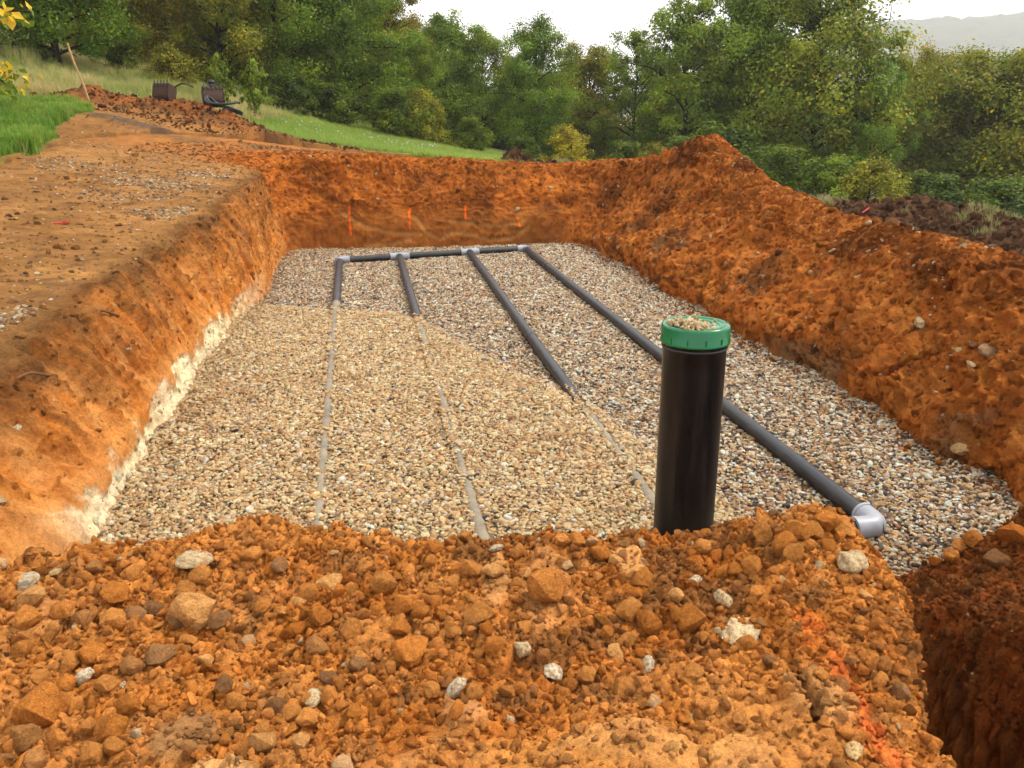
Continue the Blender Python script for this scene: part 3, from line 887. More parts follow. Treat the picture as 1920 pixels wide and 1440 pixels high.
# pebbles
sp = .0182
px, py = np.meshgrid(np.arange(-4.0, 3.6, sp), np.arange(2.9, 15.6, sp), indexing='ij')
px = px.ravel(); py = py.ravel()
px = px + rng.uniform(-.5, .5, px.shape) * sp * 1.3; py = py + rng.uniform(-.5, .5, py.shape) * sp * 1.3
POLY = [tuple(p) for p in (PATH + OUT * .22)[::15]]
ok = inside(px, py, POLY) & ((px < 1.3) | (py > 3.6))
px, py = px[ok], py[ok]
z, cv = bed_z(px, py)
# where the crowns of buried pipes still show: spans along each pipe (in y)
def ypix(x, y): return atz(x, y, .1).y
SPANS = {'p1': [(ypix(626, 562), ypix(622, 640)), (ypix(620, 655), ypix(612, 735)), (ypix(611, 745), ypix(608, 800)), (ypix(607, 815), ypix(603, 880)), (ypix(603, 890), ypix(600, 925)), (ypix(600, 935), 3.6)],
         'p2': [(ypix(797, 612), ypix(803, 645)), (ypix(826, 730), ypix(836, 765)), (ypix(858, 848), ypix(872, 888)), (ypix(875, 898), 3.6)],
         'p3': [(ypix(1120, 778), ypix(1190, 850)), (ypix(1204, 882), 4.0)]}
over = np.zeros(len(px), bool)
keep = np.ones(len(px), bool)
for kk_, ((x0, y0), (x1, y1)) in PIPES.items():
    ux, uy = x1 - x0, y1 - y0; l = math.hypot(ux, uy); ux /= l; uy /= l
    d = np.abs((px - x0) * uy - (py - y0) * ux)
    keep &= ~((d < PR * .8) & (cv < .4) & (py < y0) & (py > y1))
    if kk_ in SPANS:
        wv = .027 + .017 * fbm(xyz(py * 4, py * 0 + int(kk_[1])), 3, seed=131) + .004 * rng.normal(size=len(py))
        vis = np.zeros(len(py))
        for a, b in SPANS[kk_]: vis = np.maximum(vis, sstep(a + .03, a - .05, py) * sstep(b - .03, b + .05, py))
        keep &= ~((d < wv * vis) & (cv > .3))
        on_ = (cv > .4) & (d < .05) & (d > wv * vis + .012)
        over |= on_
        z = np.where((cv > .4) & (d < .05), np.maximum(z, np.where(on_, .103, .090)), z)
px, py, z, cv, over = px[keep], py[keep], z[keep], cv[keep], over[keep]
n = len(px)
sz = np.clip(rng.lognormal(math.log(.0114), .34, n), .005, .027)
sz *= 1 + .15 * rng.random(n)
sz = np.where(over, np.maximum(sz, .0115) * 1.05, sz)
pal_a = np.array([(.60, .40, .18), (.70, .52, .28), (.48, .29, .12), (.78, .62, .38), (.36, .22, .10), (.56, .43, .26), (.24, .17, .11), (.85, .76, .58)])
pr_a = np.array([.23, .22, .14, .14, .09, .10, .05, .03])
pal_b = np.array([(.68, .57, .42), (.86, .80, .70), (.40, .25, .12), (.045, .038, .036), (.58, .36, .15), (.17, .125, .10), (.46, .37, .28), (.34, .14, .05)])
pr_b = np.array([.17, .13, .15, .14, .14, .11, .11, .05])
ta = pal_a[rng.choice(8, n, p=pr_a)]; tb = pal_b[rng.choice(8, n, p=pr_b)]
pick = rng.random(n) < np.clip(cv * 1.15 - .05, .04, .93)
tint = np.where(pick[:, None], np.minimum(ta * np.array((1.36, 1.22, 1.10)), np.array((.90, .82, .70))), np.minimum(tb * np.array((1.26, 1.15, 1.0)), .88)) * rng.uniform(.86, 1.14, (n, 1))
dirtn = fbm(xyz(px * 1.3, py * 1.3), 3, seed=141)
tint = lerp(tint, tint * np.array((.75, .6, .45)), sstep(.2, .55, dirtn) * .3)
rot = np.stack([rng.normal(0, .33, n), rng.normal(0, .33, n), rng.uniform(0, 6.28, n)], -1)
pz = z + rng.uniform(-.004, .007, n)
scatter('gravel', np.stack([px, py, pz], -1), rot, np.repeat(sz[:, None], 3, 1) * rng.uniform(.8, 1.2, (n, 3)), rng.integers(0, 8, n), tint, C_PEB,
        'rounded tan, white and dark river gravel filling the pit', 'gravel')

# ------------------------------------------------------------------ drain pipework
net = tag(empty('drain_pipework', (0, 0, 0)), 'black drain pipes joined by pale grey tees and elbows, laid on the gravel', 'pipework')
def v3(p, z=PZ): return Vector((p[0], p[1], z))
def pipe_part(name, a, b, mat=M_PIPE, r=PR, sag=0.0, n=20, z0=PZ, z1=PZ):
    m = MB(); a = v3(a, z0); b = v3(b, z1); k_ = 24
    pts = [a.lerp(b, i / k_) + Vector((sag * math.sin(math.pi * i / k_), 0, 0)) for i in range(k_ + 1)]
    m.tube(pts, r, n)
    return m.build(name, mat, net)
def split_pipe(key, ysplit, sag):
    (x0, y0), (x1, y1) = PIPES[key]
    t = (ysplit - y0) / (y1 - y0); s_ = (x0 + (x1 - x0) * t, ysplit)
    pipe_part('drain_pipe', (x0, y0), s_, M_PIPE, sag=sag)
    pipe_part('drain_pipe', s_, (x1, y1), M_PIPE_DUST)
split_pipe('p1', 10.0, 0); split_pipe('p2', 9.15, .0); split_pipe('p3', 6.15, .0)
pipe_part('drain_pipe', *PIPES['p4'])
for key, yj in (('p3', 8.45), ('p4', 12.6), ('p4', 7.1)):
    (x0, y0), (x1, y1) = PIPES[key]; t = (yj - y0) / (y1 - y0); c = Vector((x0 + (x1 - x0) * t, yj, PZ)); d = Vector((x1 - x0, y1 - y0, 0)).normalized()
    m = MB(); m.tube([c - d * .06, c - d * .055, c + d * .055, c + d * .06], [PR + .001, PR + .004, PR + .004, PR + .001], 20); m.build('pipe_joint', M_PIPE, net)
A0 = Vector((-2.76, 13.12, PZ)); B0 = Vector((.24, 14.30, PZ))
du = (B0 - A0).normalized()
pipe_part('header_pipe', A0, A0.lerp(B0, 1.0), r=PR)
def dirv(key):
    (x0, y0), (x1, y1) = PIPES[key]; return Vector((x1 - x0, y1 - y0, 0)).normalized()
def tee(key):
    (x0, y0), _ = PIPES[key]
    t = (Vector((x0, y0, PZ)) - A0).dot(du); c = A0 + du * t
    m = MB(); r = PR + .010
    m.tube([c - du * .145, c + du * .145], r, 24)
    m.tube([c, c + dirv(key) * .075], r, 24)
    t_ = m.build('tee_fitting', M_FITTING, net)
    for s_ in (-1, 1):
        k_ = MB(); k_.tube([c + du * s_ * .138, c + du * s_ * .158], r + .004, 24); k_.build('socket_rim', M_FITTING, t_)
tee('p2'); tee('p3')
def elbow(c, d0, d1, L=.13, r=PR + .010):
    m = MB(); c = Vector(c); d0 = d0.normalized(); d1 = d1.normalized(); k_ = 9; q = .07
    pts = [c + d0 * L]
    a, b = c + d0 * q, c + d1 * q
    for i in range(k_ + 1):
        t = i / k_; pts.append(a * (1 - t) ** 2 + c * 2 * t * (1 - t) + b * t * t)
    pts.append(c + d1 * L)
    m.tube(pts, r, 24)
    e = m.build('elbow_fitting', M_FITTING, net)
    for d in (d0, d1):
        k2 = MB(); k2.tube([c + d * (L - .012), c + d * (L + .010)], r + .004, 24); k2.build('socket_rim', M_FITTING, e)
elbow(A0, du, dirv('p1'), .16); elbow(B0, -du, dirv('p4'), .16)
EC = Vector((2.105, 4.26, PZ + .01)); ed = (Vector((.95, 4.03, PZ)) - EC).normalized()
elbow(EC, -dirv('p4'), ed, .15, PR + .012)
pipe_part('header_pipe', EC, (1.05, 4.065), z0=PZ + .01, z1=PZ)

# ------------------------------------------------------------------ inspection standpipe with green lid
ST = Vector((.925, 4.0, 0))
stand = tag(empty('inspection_pipe', (ST.x, ST.y, -.1)), 'tall black plastic inspection pipe with round green screw lid standing in the gravel', 'pipe')
stand.rotation_euler = (R(-.4), R(-.35), 0)
m = MB(); r_ = .1575
m.lathe([(r_ - .008, 0), (r_, 0.0)] + [(r_, .05 + 1.24 * i / 12) for i in range(13)] + [(r_ + .003, 1.295), (r_ + .003, 1.335), (r_ - .008, 1.335)], 64)
m.build('tube', M_STAND, stand)
m = MB()
m.lathe([(r_ + .0045, 1.300), (r_ + .008, 1.306), (r_ + .0045, 1.312)], 64); m.build('seal_ring', M_RUBBER, stand)
zl = 1.335; rl = .170
m = MB()
m.lathe([(rl - .012, zl - .006), (rl + .003, zl - .006), (rl + .004, zl + .004), (rl, zl + .010), (rl, zl + .072), (rl - .004, zl + .081), (rl - .012, zl + .086), (rl - .026, zl + .084), (rl - .030, zl + .079),
         (.108, zl + .077), (.103, zl + .083), (.096, zl + .085), (.090, zl + .083), (.086, zl + .077), (.02, zl + .078), (0.0005, zl + .078)], 72)
lid = m.build('lid', M_LID, stand, angle=55)
for k_ in range(12):
    a = 2 * math.pi * k_ / 12 + .1; m = MB()
    m.box((math.cos(a) * (rl + .001), math.sin(a) * (rl + .001), zl + .022), (.0022, .003, .014), Matrix.Rotation(a, 3, 'Z'))
    m.build('grip_rib', M_LID, lid, smooth=False)
m = MB()
m.tube([(-.10, .01, .26), (-.20, .04, .16), (-.28, .06, .09)], .05, 18); m.build('side_inlet', M_PIPE, stand)
# a handful of gravel left on the lid
npb = 420
aa = rng.uniform(0, 1, npb)
lx = rng.normal(-.05, .055, npb); ly = rng.normal(-.035, .058, npb)
okb = np.hypot(lx, ly) < .150
lx, ly = lx[okb], ly[okb]; npb = len(lx)
s2 = np.clip(rng.lognormal(math.log(.0085), .35, npb), .004, .015)
hgt = np.clip(.020 - .20 * np.hypot(lx + .06, ly + .03), 0, 1) * rng.random(npb) * 1.3
scatter('gravel_heap', np.stack([ST.x + lx + .0, ST.y + ly, -.1 + zl + .082 + s2 * .35 + hgt], -1), rng.uniform(0, 6.28, (npb, 3)), np.repeat(s2[:, None], 3, 1), rng.integers(0, 8, npb),
        np.minimum(pal_a[rng.choice(8, npb, p=pr_a)] * 1.35, .9), C_PEB, 'small heap of tan gravel lying on the green lid', 'gravel')

# ------------------------------------------------------------------ casting a pixel's ray onto the built ground
bpy.context.view_layer.update()
def cast(x, y, objs):
    o = Vector((0, 0, CAMH)); d = ray(x, y).normalized(); best = None
    for ob in objs:
        h, loc, nor, _ = ob.ray_cast(o, d)
        if h and (best is None or (loc - o).length < (best[0] - o).length): best = (loc.copy(), nor.copy())
    return best
def depth(p): return p.y * cP - (p.z - CAMH) * sP
LAND = [bank, W_LEFT, W_BACK, W_RIGHT, ground, heap_r]

# ------------------------------------------------------------------ clods on the bank: the largest ones singly
CLODS = [clod_mesh('clod', 400 + i, rnd.randint(13, 20), 3, .07, M_CLOD, (1, rnd.uniform(.72, .98), rnd.uniform(.6, .88)), 36) for i in range(18)]
CCOL = [(.64, .36, .16), (.56, .195, .036), (.62, .245, .056), (.67, .32, .10), (.50, .155, .025), (.59, .22, .046), (.33, .155, .058), (.43, .185, .056)]
def place_rock(mesh, name, loc, nor, r, parent=None, col=(.4, .15, .04), sink=.35, flat=1.0, rr=rnd):
    o = bpy.data.objects.new(name, mesh)
    COL.objects.link(o)
    o.scale = (r, r * rr.uniform(.85, 1.1), r * flat)
    o.rotation_euler = (rr.uniform(-.6, .6), rr.uniform(-.6, .6), rr.uniform(0, 6.28))
    if flat < .8: o.rotation_euler = (rr.uniform(-.15, .15), rr.uniform(-.15, .15), rr.uniform(0, 6.28))
    o.location = loc + Vector((0, 0, 1)) * (r * .62 * flat * (1 - 2 * sink))
    br = rr.uniform(.82, 1.15); o.color = (*[c * br for c in col], 1)
    if parent is not None: o.parent = parent
    return o
C7 = [(1090, 525, 250, 2), (640, 600, 165, 1), (225, 1085, 285, 0), (640, 1195, 185, 0), (645, 1310, 110, 1), (520, 1345, 125, 1), (140, 1260, 175, 6), (1475, 1200, 130, 1), (1475, 1295, 150, 2), (720, 1075, 135, 0),
      (395, 840, 130, 1), (530, 790, 155, 0), (905, 800, 150, 5), (900, 630, 85, 1), (1130, 620, 115, 2), (1000, 610, 110, 5), (760, 580, 120, 5), (470, 590, 120, 6), (190, 570, 170, 4), (350, 545, 140, 4), (650, 450, 150, 0), (1040, 430, 130, 1),
      (750, 340, 100, 1), (1800, 580, 150, 0), (1790, 740, 120, 6), (1850, 390, 150, 2), (1740, 450, 110, 4), (600, 960, 100, 1), (1730, 1140, 115, 1), (1640, 660, 140, 3), (1580, 560, 90, 1), (1680, 500, 80, 2), (1340, 1060, 120, 1),
      (1130, 350, 110, 1), (1240, 600, 140, 5), (860, 540, 110, 5), (1060, 720, 90, 1), (1480, 530, 110, 4), (480, 360, 90, 4), (550, 300, 110, 6), (1420, 240, 110, 1), (1570, 300, 100, 5), (110, 770, 150, 4), (40, 1380, 110, 6), (200, 1390, 140, 6),
      (330, 1270, 130, 4), (850, 1060, 80, 3), (1640, 1210, 110, 0), (1560, 1090, 130, 5), (1860, 930, 120, 5), (1640, 1120, 110, 1), (430, 1090, 100, 4), (250, 930, 120, 1), (740, 860, 130, 6), (1330, 370, 80, 1), (180, 480, 160, 2), (1620, 780, 100, 1), (1700, 800, 80, 3)]
C8 = [(395, 770, 210, 0), (240, 390, 160, 1), (720, 320, 135, 1), (1150, 400, 270, 4), (1240, 155, 115, 1), (1450, 235, 115, 0), (1620, 545, 140, 1), (1730, 610, 150, 0), (1610, 710, 120, 1), (1480, 600, 125, 4), (770, 560, 150, 1), (580, 560, 100, 0),
      (60, 650, 125, 1), (1690, 790, 85, 3), (1550, 790, 110, 2), (1600, 990, 130, 1), (1880, 460, 85, 2), (1380, 560, 85, 4), (60, 1110, 140, 0), (510, 1000, 110, 1), (650, 1110, 100, 0), (930, 1000, 90, 1), (1010, 990, 75, 0), (1380, 910, 130, 1),
      (130, 300, 110, 1), (350, 520, 130, 0), (440, 560, 120, 0), (620, 400, 110, 1), (500, 430, 110, 4), (980, 400, 80, 1), (990, 215, 90, 1), (1890, 570, 110, 0), (330, 650, 110, 0), (500, 660, 90, 1), (820, 650, 90, 3), (1030, 640, 110, 1), (1260, 660, 80, 4),
      (640, 330, 80, 0), (1540, 270, 80, 2), (1690, 360, 110, 4), (1330, 150, 90, 4), (700, 130, 100, 1), (520, 190, 90, 0), (850, 330, 110, 2), (1500, 670, 80, 0), (200, 560, 80, 0), (60, 430, 80, 1), (740, 1010, 110, 1), (100, 860, 110, 5), (160, 950, 90, 4)]
C9 = [(620, 230, 135, 1), (60, 570, 205, 0), (440, 120, 140, 1), (300, 310, 105, 0), (380, 300, 120, 4), (800, 40, 170, 0), (900, 80, 130, 1), (720, 100, 120, 1), (1230, 1010, 120, 5), (950, 830, 70, 6), (1110, 940, 85, 1), (420, 455, 105, 4), (900, 550, 60, 1),
      (120, 190, 100, 1), (560, 170, 140, 0), (700, 180, 110, 4), (220, 330, 90, 0), (90, 330, 80, 3), (640, 90, 150, 4), (820, 180, 90, 0), (1000, 610, 70, 1), (1180, 1090, 90, 4), (500, 830, 110, 5), (60, 900, 110, 1), (350, 740, 120, 4), (120, 700, 80, 1),
      (1500, 240, 110, 4), (1640, 150, 110, 0), (1560, 190, 90, 1), (1760, 260, 120, 5), (1860, 120, 140, 3), (1420, 270, 90, 3)]
used = []
def crop_rocks(lst, ox, oy):
    for (x, y, w, ci) in lst:
        X, Y = ox + x / 3, oy + y / 3
        h = cast(X, min(Y + w / 10, 1439), [bank])
        if h is None: continue
        p = h[0]
        r = .5 * (w / 3) * depth(p) / FPX * 1.12
        o = place_rock(rnd.choice(CLODS), 'clod', p, h[1], r * 1.06, bank, CCOL[ci + 1], .12)
        used.append((p.x, p.y, r))
crop_rocks(C7, 0, 960); crop_rocks(C8, 640, 960); crop_rocks(C9, 1280, 960)
def bank_at(x, y):
    h, loc, nor, _ = bank.ray_cast(Vector((x, y, 4)), Vector((0, 0, -1)))
    return (loc, nor) if h else None
nc = 0; tries = 0
while nc < 300 - len(used) and tries < 6000:
    tries += 1
    y_ = 1.55 + 1.75 * rnd.random() ** .8
    x_ = rnd.uniform(-.68, .62) * y_ * 1.05 + 0
    if x_ > np.interp(y_, EDGE_Y, EDGE_X) - .03 or x_ < -2.2: continue
    s_ = float(smooth_mask(np.array([x_]), np.array([y_]))[0])
    if rnd.random() < s_ * .6: continue
    r = rnd.choice([.02, .023, .026, .03, .034, .04])
    if any((x_ - a) ** 2 + (y_ - b) ** 2 < (r + c) ** 2 * .75 for a, b, c in used): continue
    q = bank_at(x_, y_)
    if q is None: continue
    place_rock(rnd.choice(CLODS), 'clod', q[0], q[1], r, bank, rnd.choice(CCOL + CCOL[:3]), .15)
    used.append((x_, y_, r)); nc += 1

def wall_clods(a, b, parent, n, rmin, rmax, tlo, thi, cols):
    for _ in range(n):
        i = rnd.randrange(a, b); j = int(np.searchsorted(tk, rnd.uniform(tlo, thi)))
        p = Vector(WP[i, j]); q = Vector(NRM[i, j])
        r = rmin + (rmax - rmin) * rnd.random() ** 2.2
        place_rock(rnd.choice(CLODS), 'clod', p + q * r * .25, q, r, parent, rnd.choice(cols), .5)
wall_clods(cutR + 20, nS - 60, W_RIGHT, 120, .03, .10, 1.2, 4.4, [(.34, .10, .016), (.42, .14, .026), (.28, .085, .012), (.26, .12, .042)])
wall_clods(cutR + 20, nS - 60, W_RIGHT, 60, .03, .09, 3.2, 4.6, [(.36, .11, .018), (.44, .15, .028), (.3, .09, .013)])
wall_clods(cutL + 10, cutR - 10, W_BACK, 60, .03, .08, 2.6, 4.4, [(.34, .10, .015), (.40, .13, .022), (.2, .08, .022)])
wall_clods(40, cutL - 30, W_LEFT, 24, .015, .04, 2.4, 3.6, [(.36, .14, .035), (.25, .115, .04), (.18, .09, .035)])

# ------------------------------------------------------------------ pale limestone: each prominent lump a thing of its own
LIMES = [rock_mesh('limestone_rock', 500 + i, 3, (1, rnd.uniform(.62, .9), rnd.uniform(.5, .8)), rnd.randint(5, 8), .42, M_LIME, 1.5) for i in range(9)]
WHITE, CREAM, YEL = (.92, .78, .52), (.82, .62, .33), (.74, .50, .20)
LROCKS = [  # x, y, width in the picture, colour, flatness, label
    (52, 1092, 50, WHITE, .9, 'chalk white lump near the left edge of the bank, below the pit wall'),
    (104, 1074, 30, YEL, .8, 'small yellowish stone just right of the white lump at far left'),
    (363, 1045, 78, CREAM, .5, 'long cream limestone slab lying along the back edge of the bank'),
    (160, 1270, 40, WHITE, .9, 'white angular stone in the left foreground beside a small round pebble'),
    (232, 1284, 27, WHITE, .6, 'small white chip right of the angular white stone in the left foreground'),
    (590, 1305, 46, CREAM, .5, 'flat cream chip wedged among clods below the middle of the bank'),
    (929, 1028, 30, WHITE, .8, 'white stone alone near the bank crest, left of the black standpipe'),
    (853, 1290, 44, WHITE, 1.0, 'bright white knobbly stone in the centre foreground'),
    (980, 1218, 42, CREAM, 1.0, 'cream knuckle shaped stone in the middle of the bank'),
    (1037, 1257, 44, WHITE, .6, 'white stone with a clod of red earth stuck on top'),
    (1215, 1246, 38, WHITE, .8, 'oblong white stone right of centre in the foreground'),
    (1600, 1052, 72, CREAM, .7, 'large cream limestone lump at the right of the bank by the grey elbow'),
    (1300, 1090, 30, WHITE, .9, 'white chipped stone standing upright under the black standpipe'),
    (1356, 1122, 40, CREAM, .8, 'cream stone sitting above the tilted limestone slab'),
    (1392, 1180, 86, CREAM, .45, 'long tilted limestone slab half buried at the right of the bank'),
    (1600, 1403, 42, YEL, .5, 'yellow cream stone at the bottom right beside the orange paint'),
]
for (x, y, w, c, fl, lab) in LROCKS:
    h = cast(x, min(y + w * .15, 1439), [bank])
    r = .5 * w * depth(h[0]) / FPX * 1.15
    o = place_rock(LIMES[rnd.randrange(9)], 'limestone_rock', h[0], h[1], r, None, c, .2, fl)
    tag(o, lab, 'stone', 'pale limestone on the bank')
WROCKS = [(1725, 602, 36, CREAM, W_RIGHT, 'cream rock in the upper middle of the right bank'), (1862, 662, 48, (.60, .36, .18), W_RIGHT, 'large pinkish rock set in the right bank near the picture edge'),
          (1803, 840, 34, (.66, .42, .16), W_RIGHT, 'yellow stained rock low on the right bank near the gravel'), (1632, 418, 20, CREAM, W_RIGHT, 'pale rock on the crest of the right bank'),
          (1795, 655, 28, YEL, W_RIGHT, 'small yellowish stone left of the large pinkish rock in the right bank'), (1560, 470, 16, CREAM, W_RIGHT, 'small rounded stone high on the right bank beneath its crest'),
          (970, 392, 14, CREAM, W_BACK, 'white stone embedded in the middle of the back wall of the pit'), (1034, 352, 12, CREAM, W_BACK, 'small pale stone near the top right of the back wall'),
          (480, 385, 9, WHITE, W_LEFT, 'tiny white stone in the far end of the left wall'), (28, 803, 22, WHITE, W_LEFT, 'white angular stone stuck in the left wall at the picture edge'),
          (38, 321, 17, WHITE, ground, 'white stone lying on the bare yard below the green grass'), (240, 655, 12, WHITE, W_LEFT, 'white flake stuck near the top of the left wall'), (650, 272, 15, (.42, .18, .06), ground, 'orange brown boulder on the grass behind the back wall')]
for (x, y, w, c, ob, lab) in WROCKS:
    h = cast(x, y, [ob])
    if h is None:
        h = cast(x, y, LAND)
    r = .5 * w * depth(h[0]) / FPX * 1.15
    o = place_rock(LIMES[rnd.randrange(9)], 'rock' if ob is W_RIGHT else 'stone', h[0] + h[1] * r * .15, h[1], r, None, c, .5, .95)
    tag(o, lab, 'rock' if ob is W_RIGHT else 'stone')

# ------------------------------------------------------------------ crumbs of soil (uncountable)
def surf_sample(P, NR, C, w, n, lift=.2):
    """random points on a grid surface with weights"""
    a = np.linalg.norm(np.cross(np.gradient(P, axis=0), np.gradient(P, axis=1)), axis=-1) * w
    a = a.ravel(); a /= a.sum()
    i = rng.choice(len(a), n, p=a)
    u_, v_ = np.divmod(i, P.shape[1]); u_ = np.minimum(u_, P.shape[0] - 2); v_ = np.minimum(v_, P.shape[1] - 2)
    fu, fv = rng.random((n, 1)), rng.random((n, 1))
    def at_(A): return (A[u_, v_] * (1 - fu) + A[u_ + 1, v_] * fu) * (1 - fv) + (A[u_, v_ + 1] * (1 - fu) + A[u_ + 1, v_ + 1] * fu) * fv
    return at_(P), NR[u_, v_], C[u_, v_]
pts, scl, tin = [], [], []
# foreground bank
w = (1 - .55 * sm).reshape(GX.shape) * (GY > .9) * (GY < 3.75) * (np.abs(GX) < .8 * GY + .5) * (FP[..., 2] > -.12)
p, nr, c = surf_sample(FP, FN, BC.reshape(*GX.shape, 3), w, 70000)
s_ = np.clip(rng.lognormal(math.log(.0072), .6, len(p)), .003, .026)
s_ = np.where(p[:, 0] > 1.9, s_ * .8, s_)
pts.append(p + nr * (s_ * .25)[:, None]); scl.append(s_)
mx = rng.random((len(p), 1))
tin.append(np.where(mx < .04, c * .65, np.where(mx > .992, np.array((.6, .42, .22)), c * (1.0 + .22 * rng.normal(size=(len(p), 1))))))
# pit walls
w = np.where(tt < 5.4, 1, 0) * (wr * (.25 + .75 * (mid > .0)) + wb * .35 * (1 - smear) + wl * (.10 * (1 - smear) * (1 - chalk) + .22 * chalk)) * np.where(tt > .3, 1, 0)
p, nr, c = surf_sample(WP, NRM, WC, w * (1 + 1.5 * ((tt > 2.6) & (tt < 4.6)) * (wr + wb)), 75000)
s_ = np.clip(rng.lognormal(math.log(.013), .55, len(p)), .005, .055)
pts.append(p + nr * (s_ * .2)[:, None]); scl.append(s_)
mx = rng.random((len(p), 1))
tin.append(np.where(mx < .06, c * .6, np.where(mx > .975, np.array((.62, .45, .25)), c * (1.15 + .2 * rng.normal(size=(len(p), 1))))))
# heap behind the yard and topsoil banks
def ground_sample(n, cond):
    x = rng.uniform(-13, 3, n * 6); y = rng.uniform(3, 22, n * 6)
    k_ = cond(x, y); x, y = x[k_][:n], y[k_][:n]
    return x, y
def gz_at(x, y):
    i = np.clip(np.searchsorted(gx, x) - 1, 0, len(gx) - 2); j = np.clip(np.searchsorted(gy, y) - 1, 0, len(gy) - 2)
    Z = gz.reshape(QX.shape)
    fx = (x - gx[i]) / (gx[i + 1] - gx[i]); fy = (y - gy[j]) / (gy[j + 1] - gy[j])
    return Z[i, j] * (1 - fx) * (1 - fy) + Z[i + 1, j] * fx * (1 - fy) + Z[i, j + 1] * (1 - fx) * fy + Z[i + 1, j + 1] * fx * fy
x, y = ground_sample(9000, lambda x, y: seg_dist(x, y, MOUND) < 1.5)
s_ = np.clip(rng.lognormal(math.log(.016), .55, len(x)), .007, .055)
pts.append(np.stack([x, y, gz_at(x, y) + .3 * s_], -1)); scl.append(s_); tin.append(lerp((.28, .09, .022), (.09, .045, .022), rng.random(len(x)) ** .5))
for P, nn in ((HP1, 6000), (HP2, 900)):
    p, nr, c = surf_sample(P, grid_normals(P), np.ones(P.shape) * np.array((.10, .05, .026)), np.ones(P.shape[:2]), nn)
    s_ = np.clip(rng.lognormal(math.log(.03), .5, len(p)), .012, .12)
    pts.append(p); scl.append(s_); tin.append(c * (1 + .35 * rng.normal(size=(len(p), 1))))
x = rng.uniform(-4.2, 3.6, 60000); y = rng.uniform(3.6, 15.5, 60000)
dw = seg_dist(x, y, [tuple(q) for q in PATH[::25]])
k_ = inside(x, y, [tuple(q) for q in PATH[::25]]) & (rng.random(len(x)) < np.exp(-dw / .09)) & ((x < 1.2) | (x > 1.9) | (y > 5))
x, y = x[k_], y[k_]
s_ = np.clip(rng.lognormal(math.log(.010), .5, len(x)), .004, .035)
zb_, _c = bed_z(x, y)
pts.append(np.stack([x, y, zb_ + .012 + .3 * s_], -1)); scl.append(s_)
tin.append(np.where((x < -2)[:, None], lerp((.50, .24, .08), (.75, .58, .36), rng.random(len(x))), lerp((.36, .11, .018), (.22, .08, .02), rng.random(len(x)))))
# yard: lumps
x, y = ground_sample(3000, lambda x, y: (grass_w(x, y, x * 0) < .2) & ~inside(x, y, POLY) & (x < 1))
s_ = np.clip(rng.lognormal(math.log(.011), .5, len(x)), .005, .045)
zz_ = np.maximum(gz_at(x, y), -.5); k_ = zz_ > .3; x, y, s_, zz_ = x[k_], y[k_], s_[k_], zz_[k_]
pts.append(np.stack([x, y, zz_ + .2 * s_], -1)); scl.append(s_); tin.append(lerp((.36, .17, .055), (.20, .09, .03), rng.random(len(x))))
p = np.concatenate(pts); s_ = np.concatenate(scl); c = np.clip(np.concatenate(tin), .01, .9); n = len(p)
scatter('soil_crumbs', p, rng.uniform(0, 6.28, (n, 3)), np.repeat(s_[:, None], 3, 1) * rng.uniform(.75, 1.2, (n, 3)), rng.integers(0, 8, n), c, C_CRUMB,
        'loose crumbs of red and brown soil covering the banks', 'soil')

# ------------------------------------------------------------------ pebbles trodden into the yard
def yard_surface():
    """points on the left part of the wall sheet beyond its rim, and on the yard sheet"""
    a = WP[:cutL, (tk > 3.9)]; return a
YP = yard_surface(); YN = np.zeros_like(YP); YN[..., 2] = 1
PATCH = [(atz(x, y, z).x, atz(x, y, z).y, r, d) for x, y, z, r, d in ((25, 610, 1.0, .42, 1), (70, 600, 1.02, .3, .9), (0, 650, .98, .35, 1), (330, 395, 1.27, .55, .6), (300, 355, 1.32, .75, .5), (380, 330, 1.4, .5, .5), (250, 375, 1.3, .6, .35), (150, 310, 1.6, .8, .25))]
def pdens(x, y):
    r = np.full(x.shape, .03)
    for a, b, rr_, d in PATCH:
        r = np.maximum(r, d * sstep(rr_ * 1.2, rr_ * .3, np.hypot(x - a, y - b)))
    return r * (.4 + 1.0 * np.clip(.5 + fbm(xyz(x * 3, y * 3), 3, seed=151), 0, 1))
p1, _, _ = surf_sample(YP, YN, YP, pdens(YP[..., 0].ravel(), YP[..., 1].ravel()).reshape(YP.shape[:2]), 3600)
x, y = ground_sample(5500, lambda x, y: (x < -3.2) & (y < 17) & (rng.random(len(x)) < pdens(x, y) * 1.2) & (grass_w(x, y, x * 0) < .3))
z_ = gz_at(x, y); k_ = z_ > .4
p2 = np.stack([x[k_], y[k_], z_[k_]], -1)
p = np.concatenate([p1, p2]); n = len(p)
s_ = np.clip(rng.lognormal(math.log(.0135), .35, n), .006, .032)
p[:, 2] += s_ * .12
tint = np.concatenate([pal_b, pal_a])[rng.integers(0, 16, n)] * np.array((.85, .76, .62))
scatter('yard_pebbles', p, np.stack([rng.normal(0, .3, n), rng.normal(0, .3, n), rng.uniform(0, 6.28, n)], -1), np.repeat(s_[:, None], 3, 1), rng.integers(0, 8, n), tint, C_PEB,
        'pale pebbles scattered over the bare brown yard left of the pit', 'gravel')

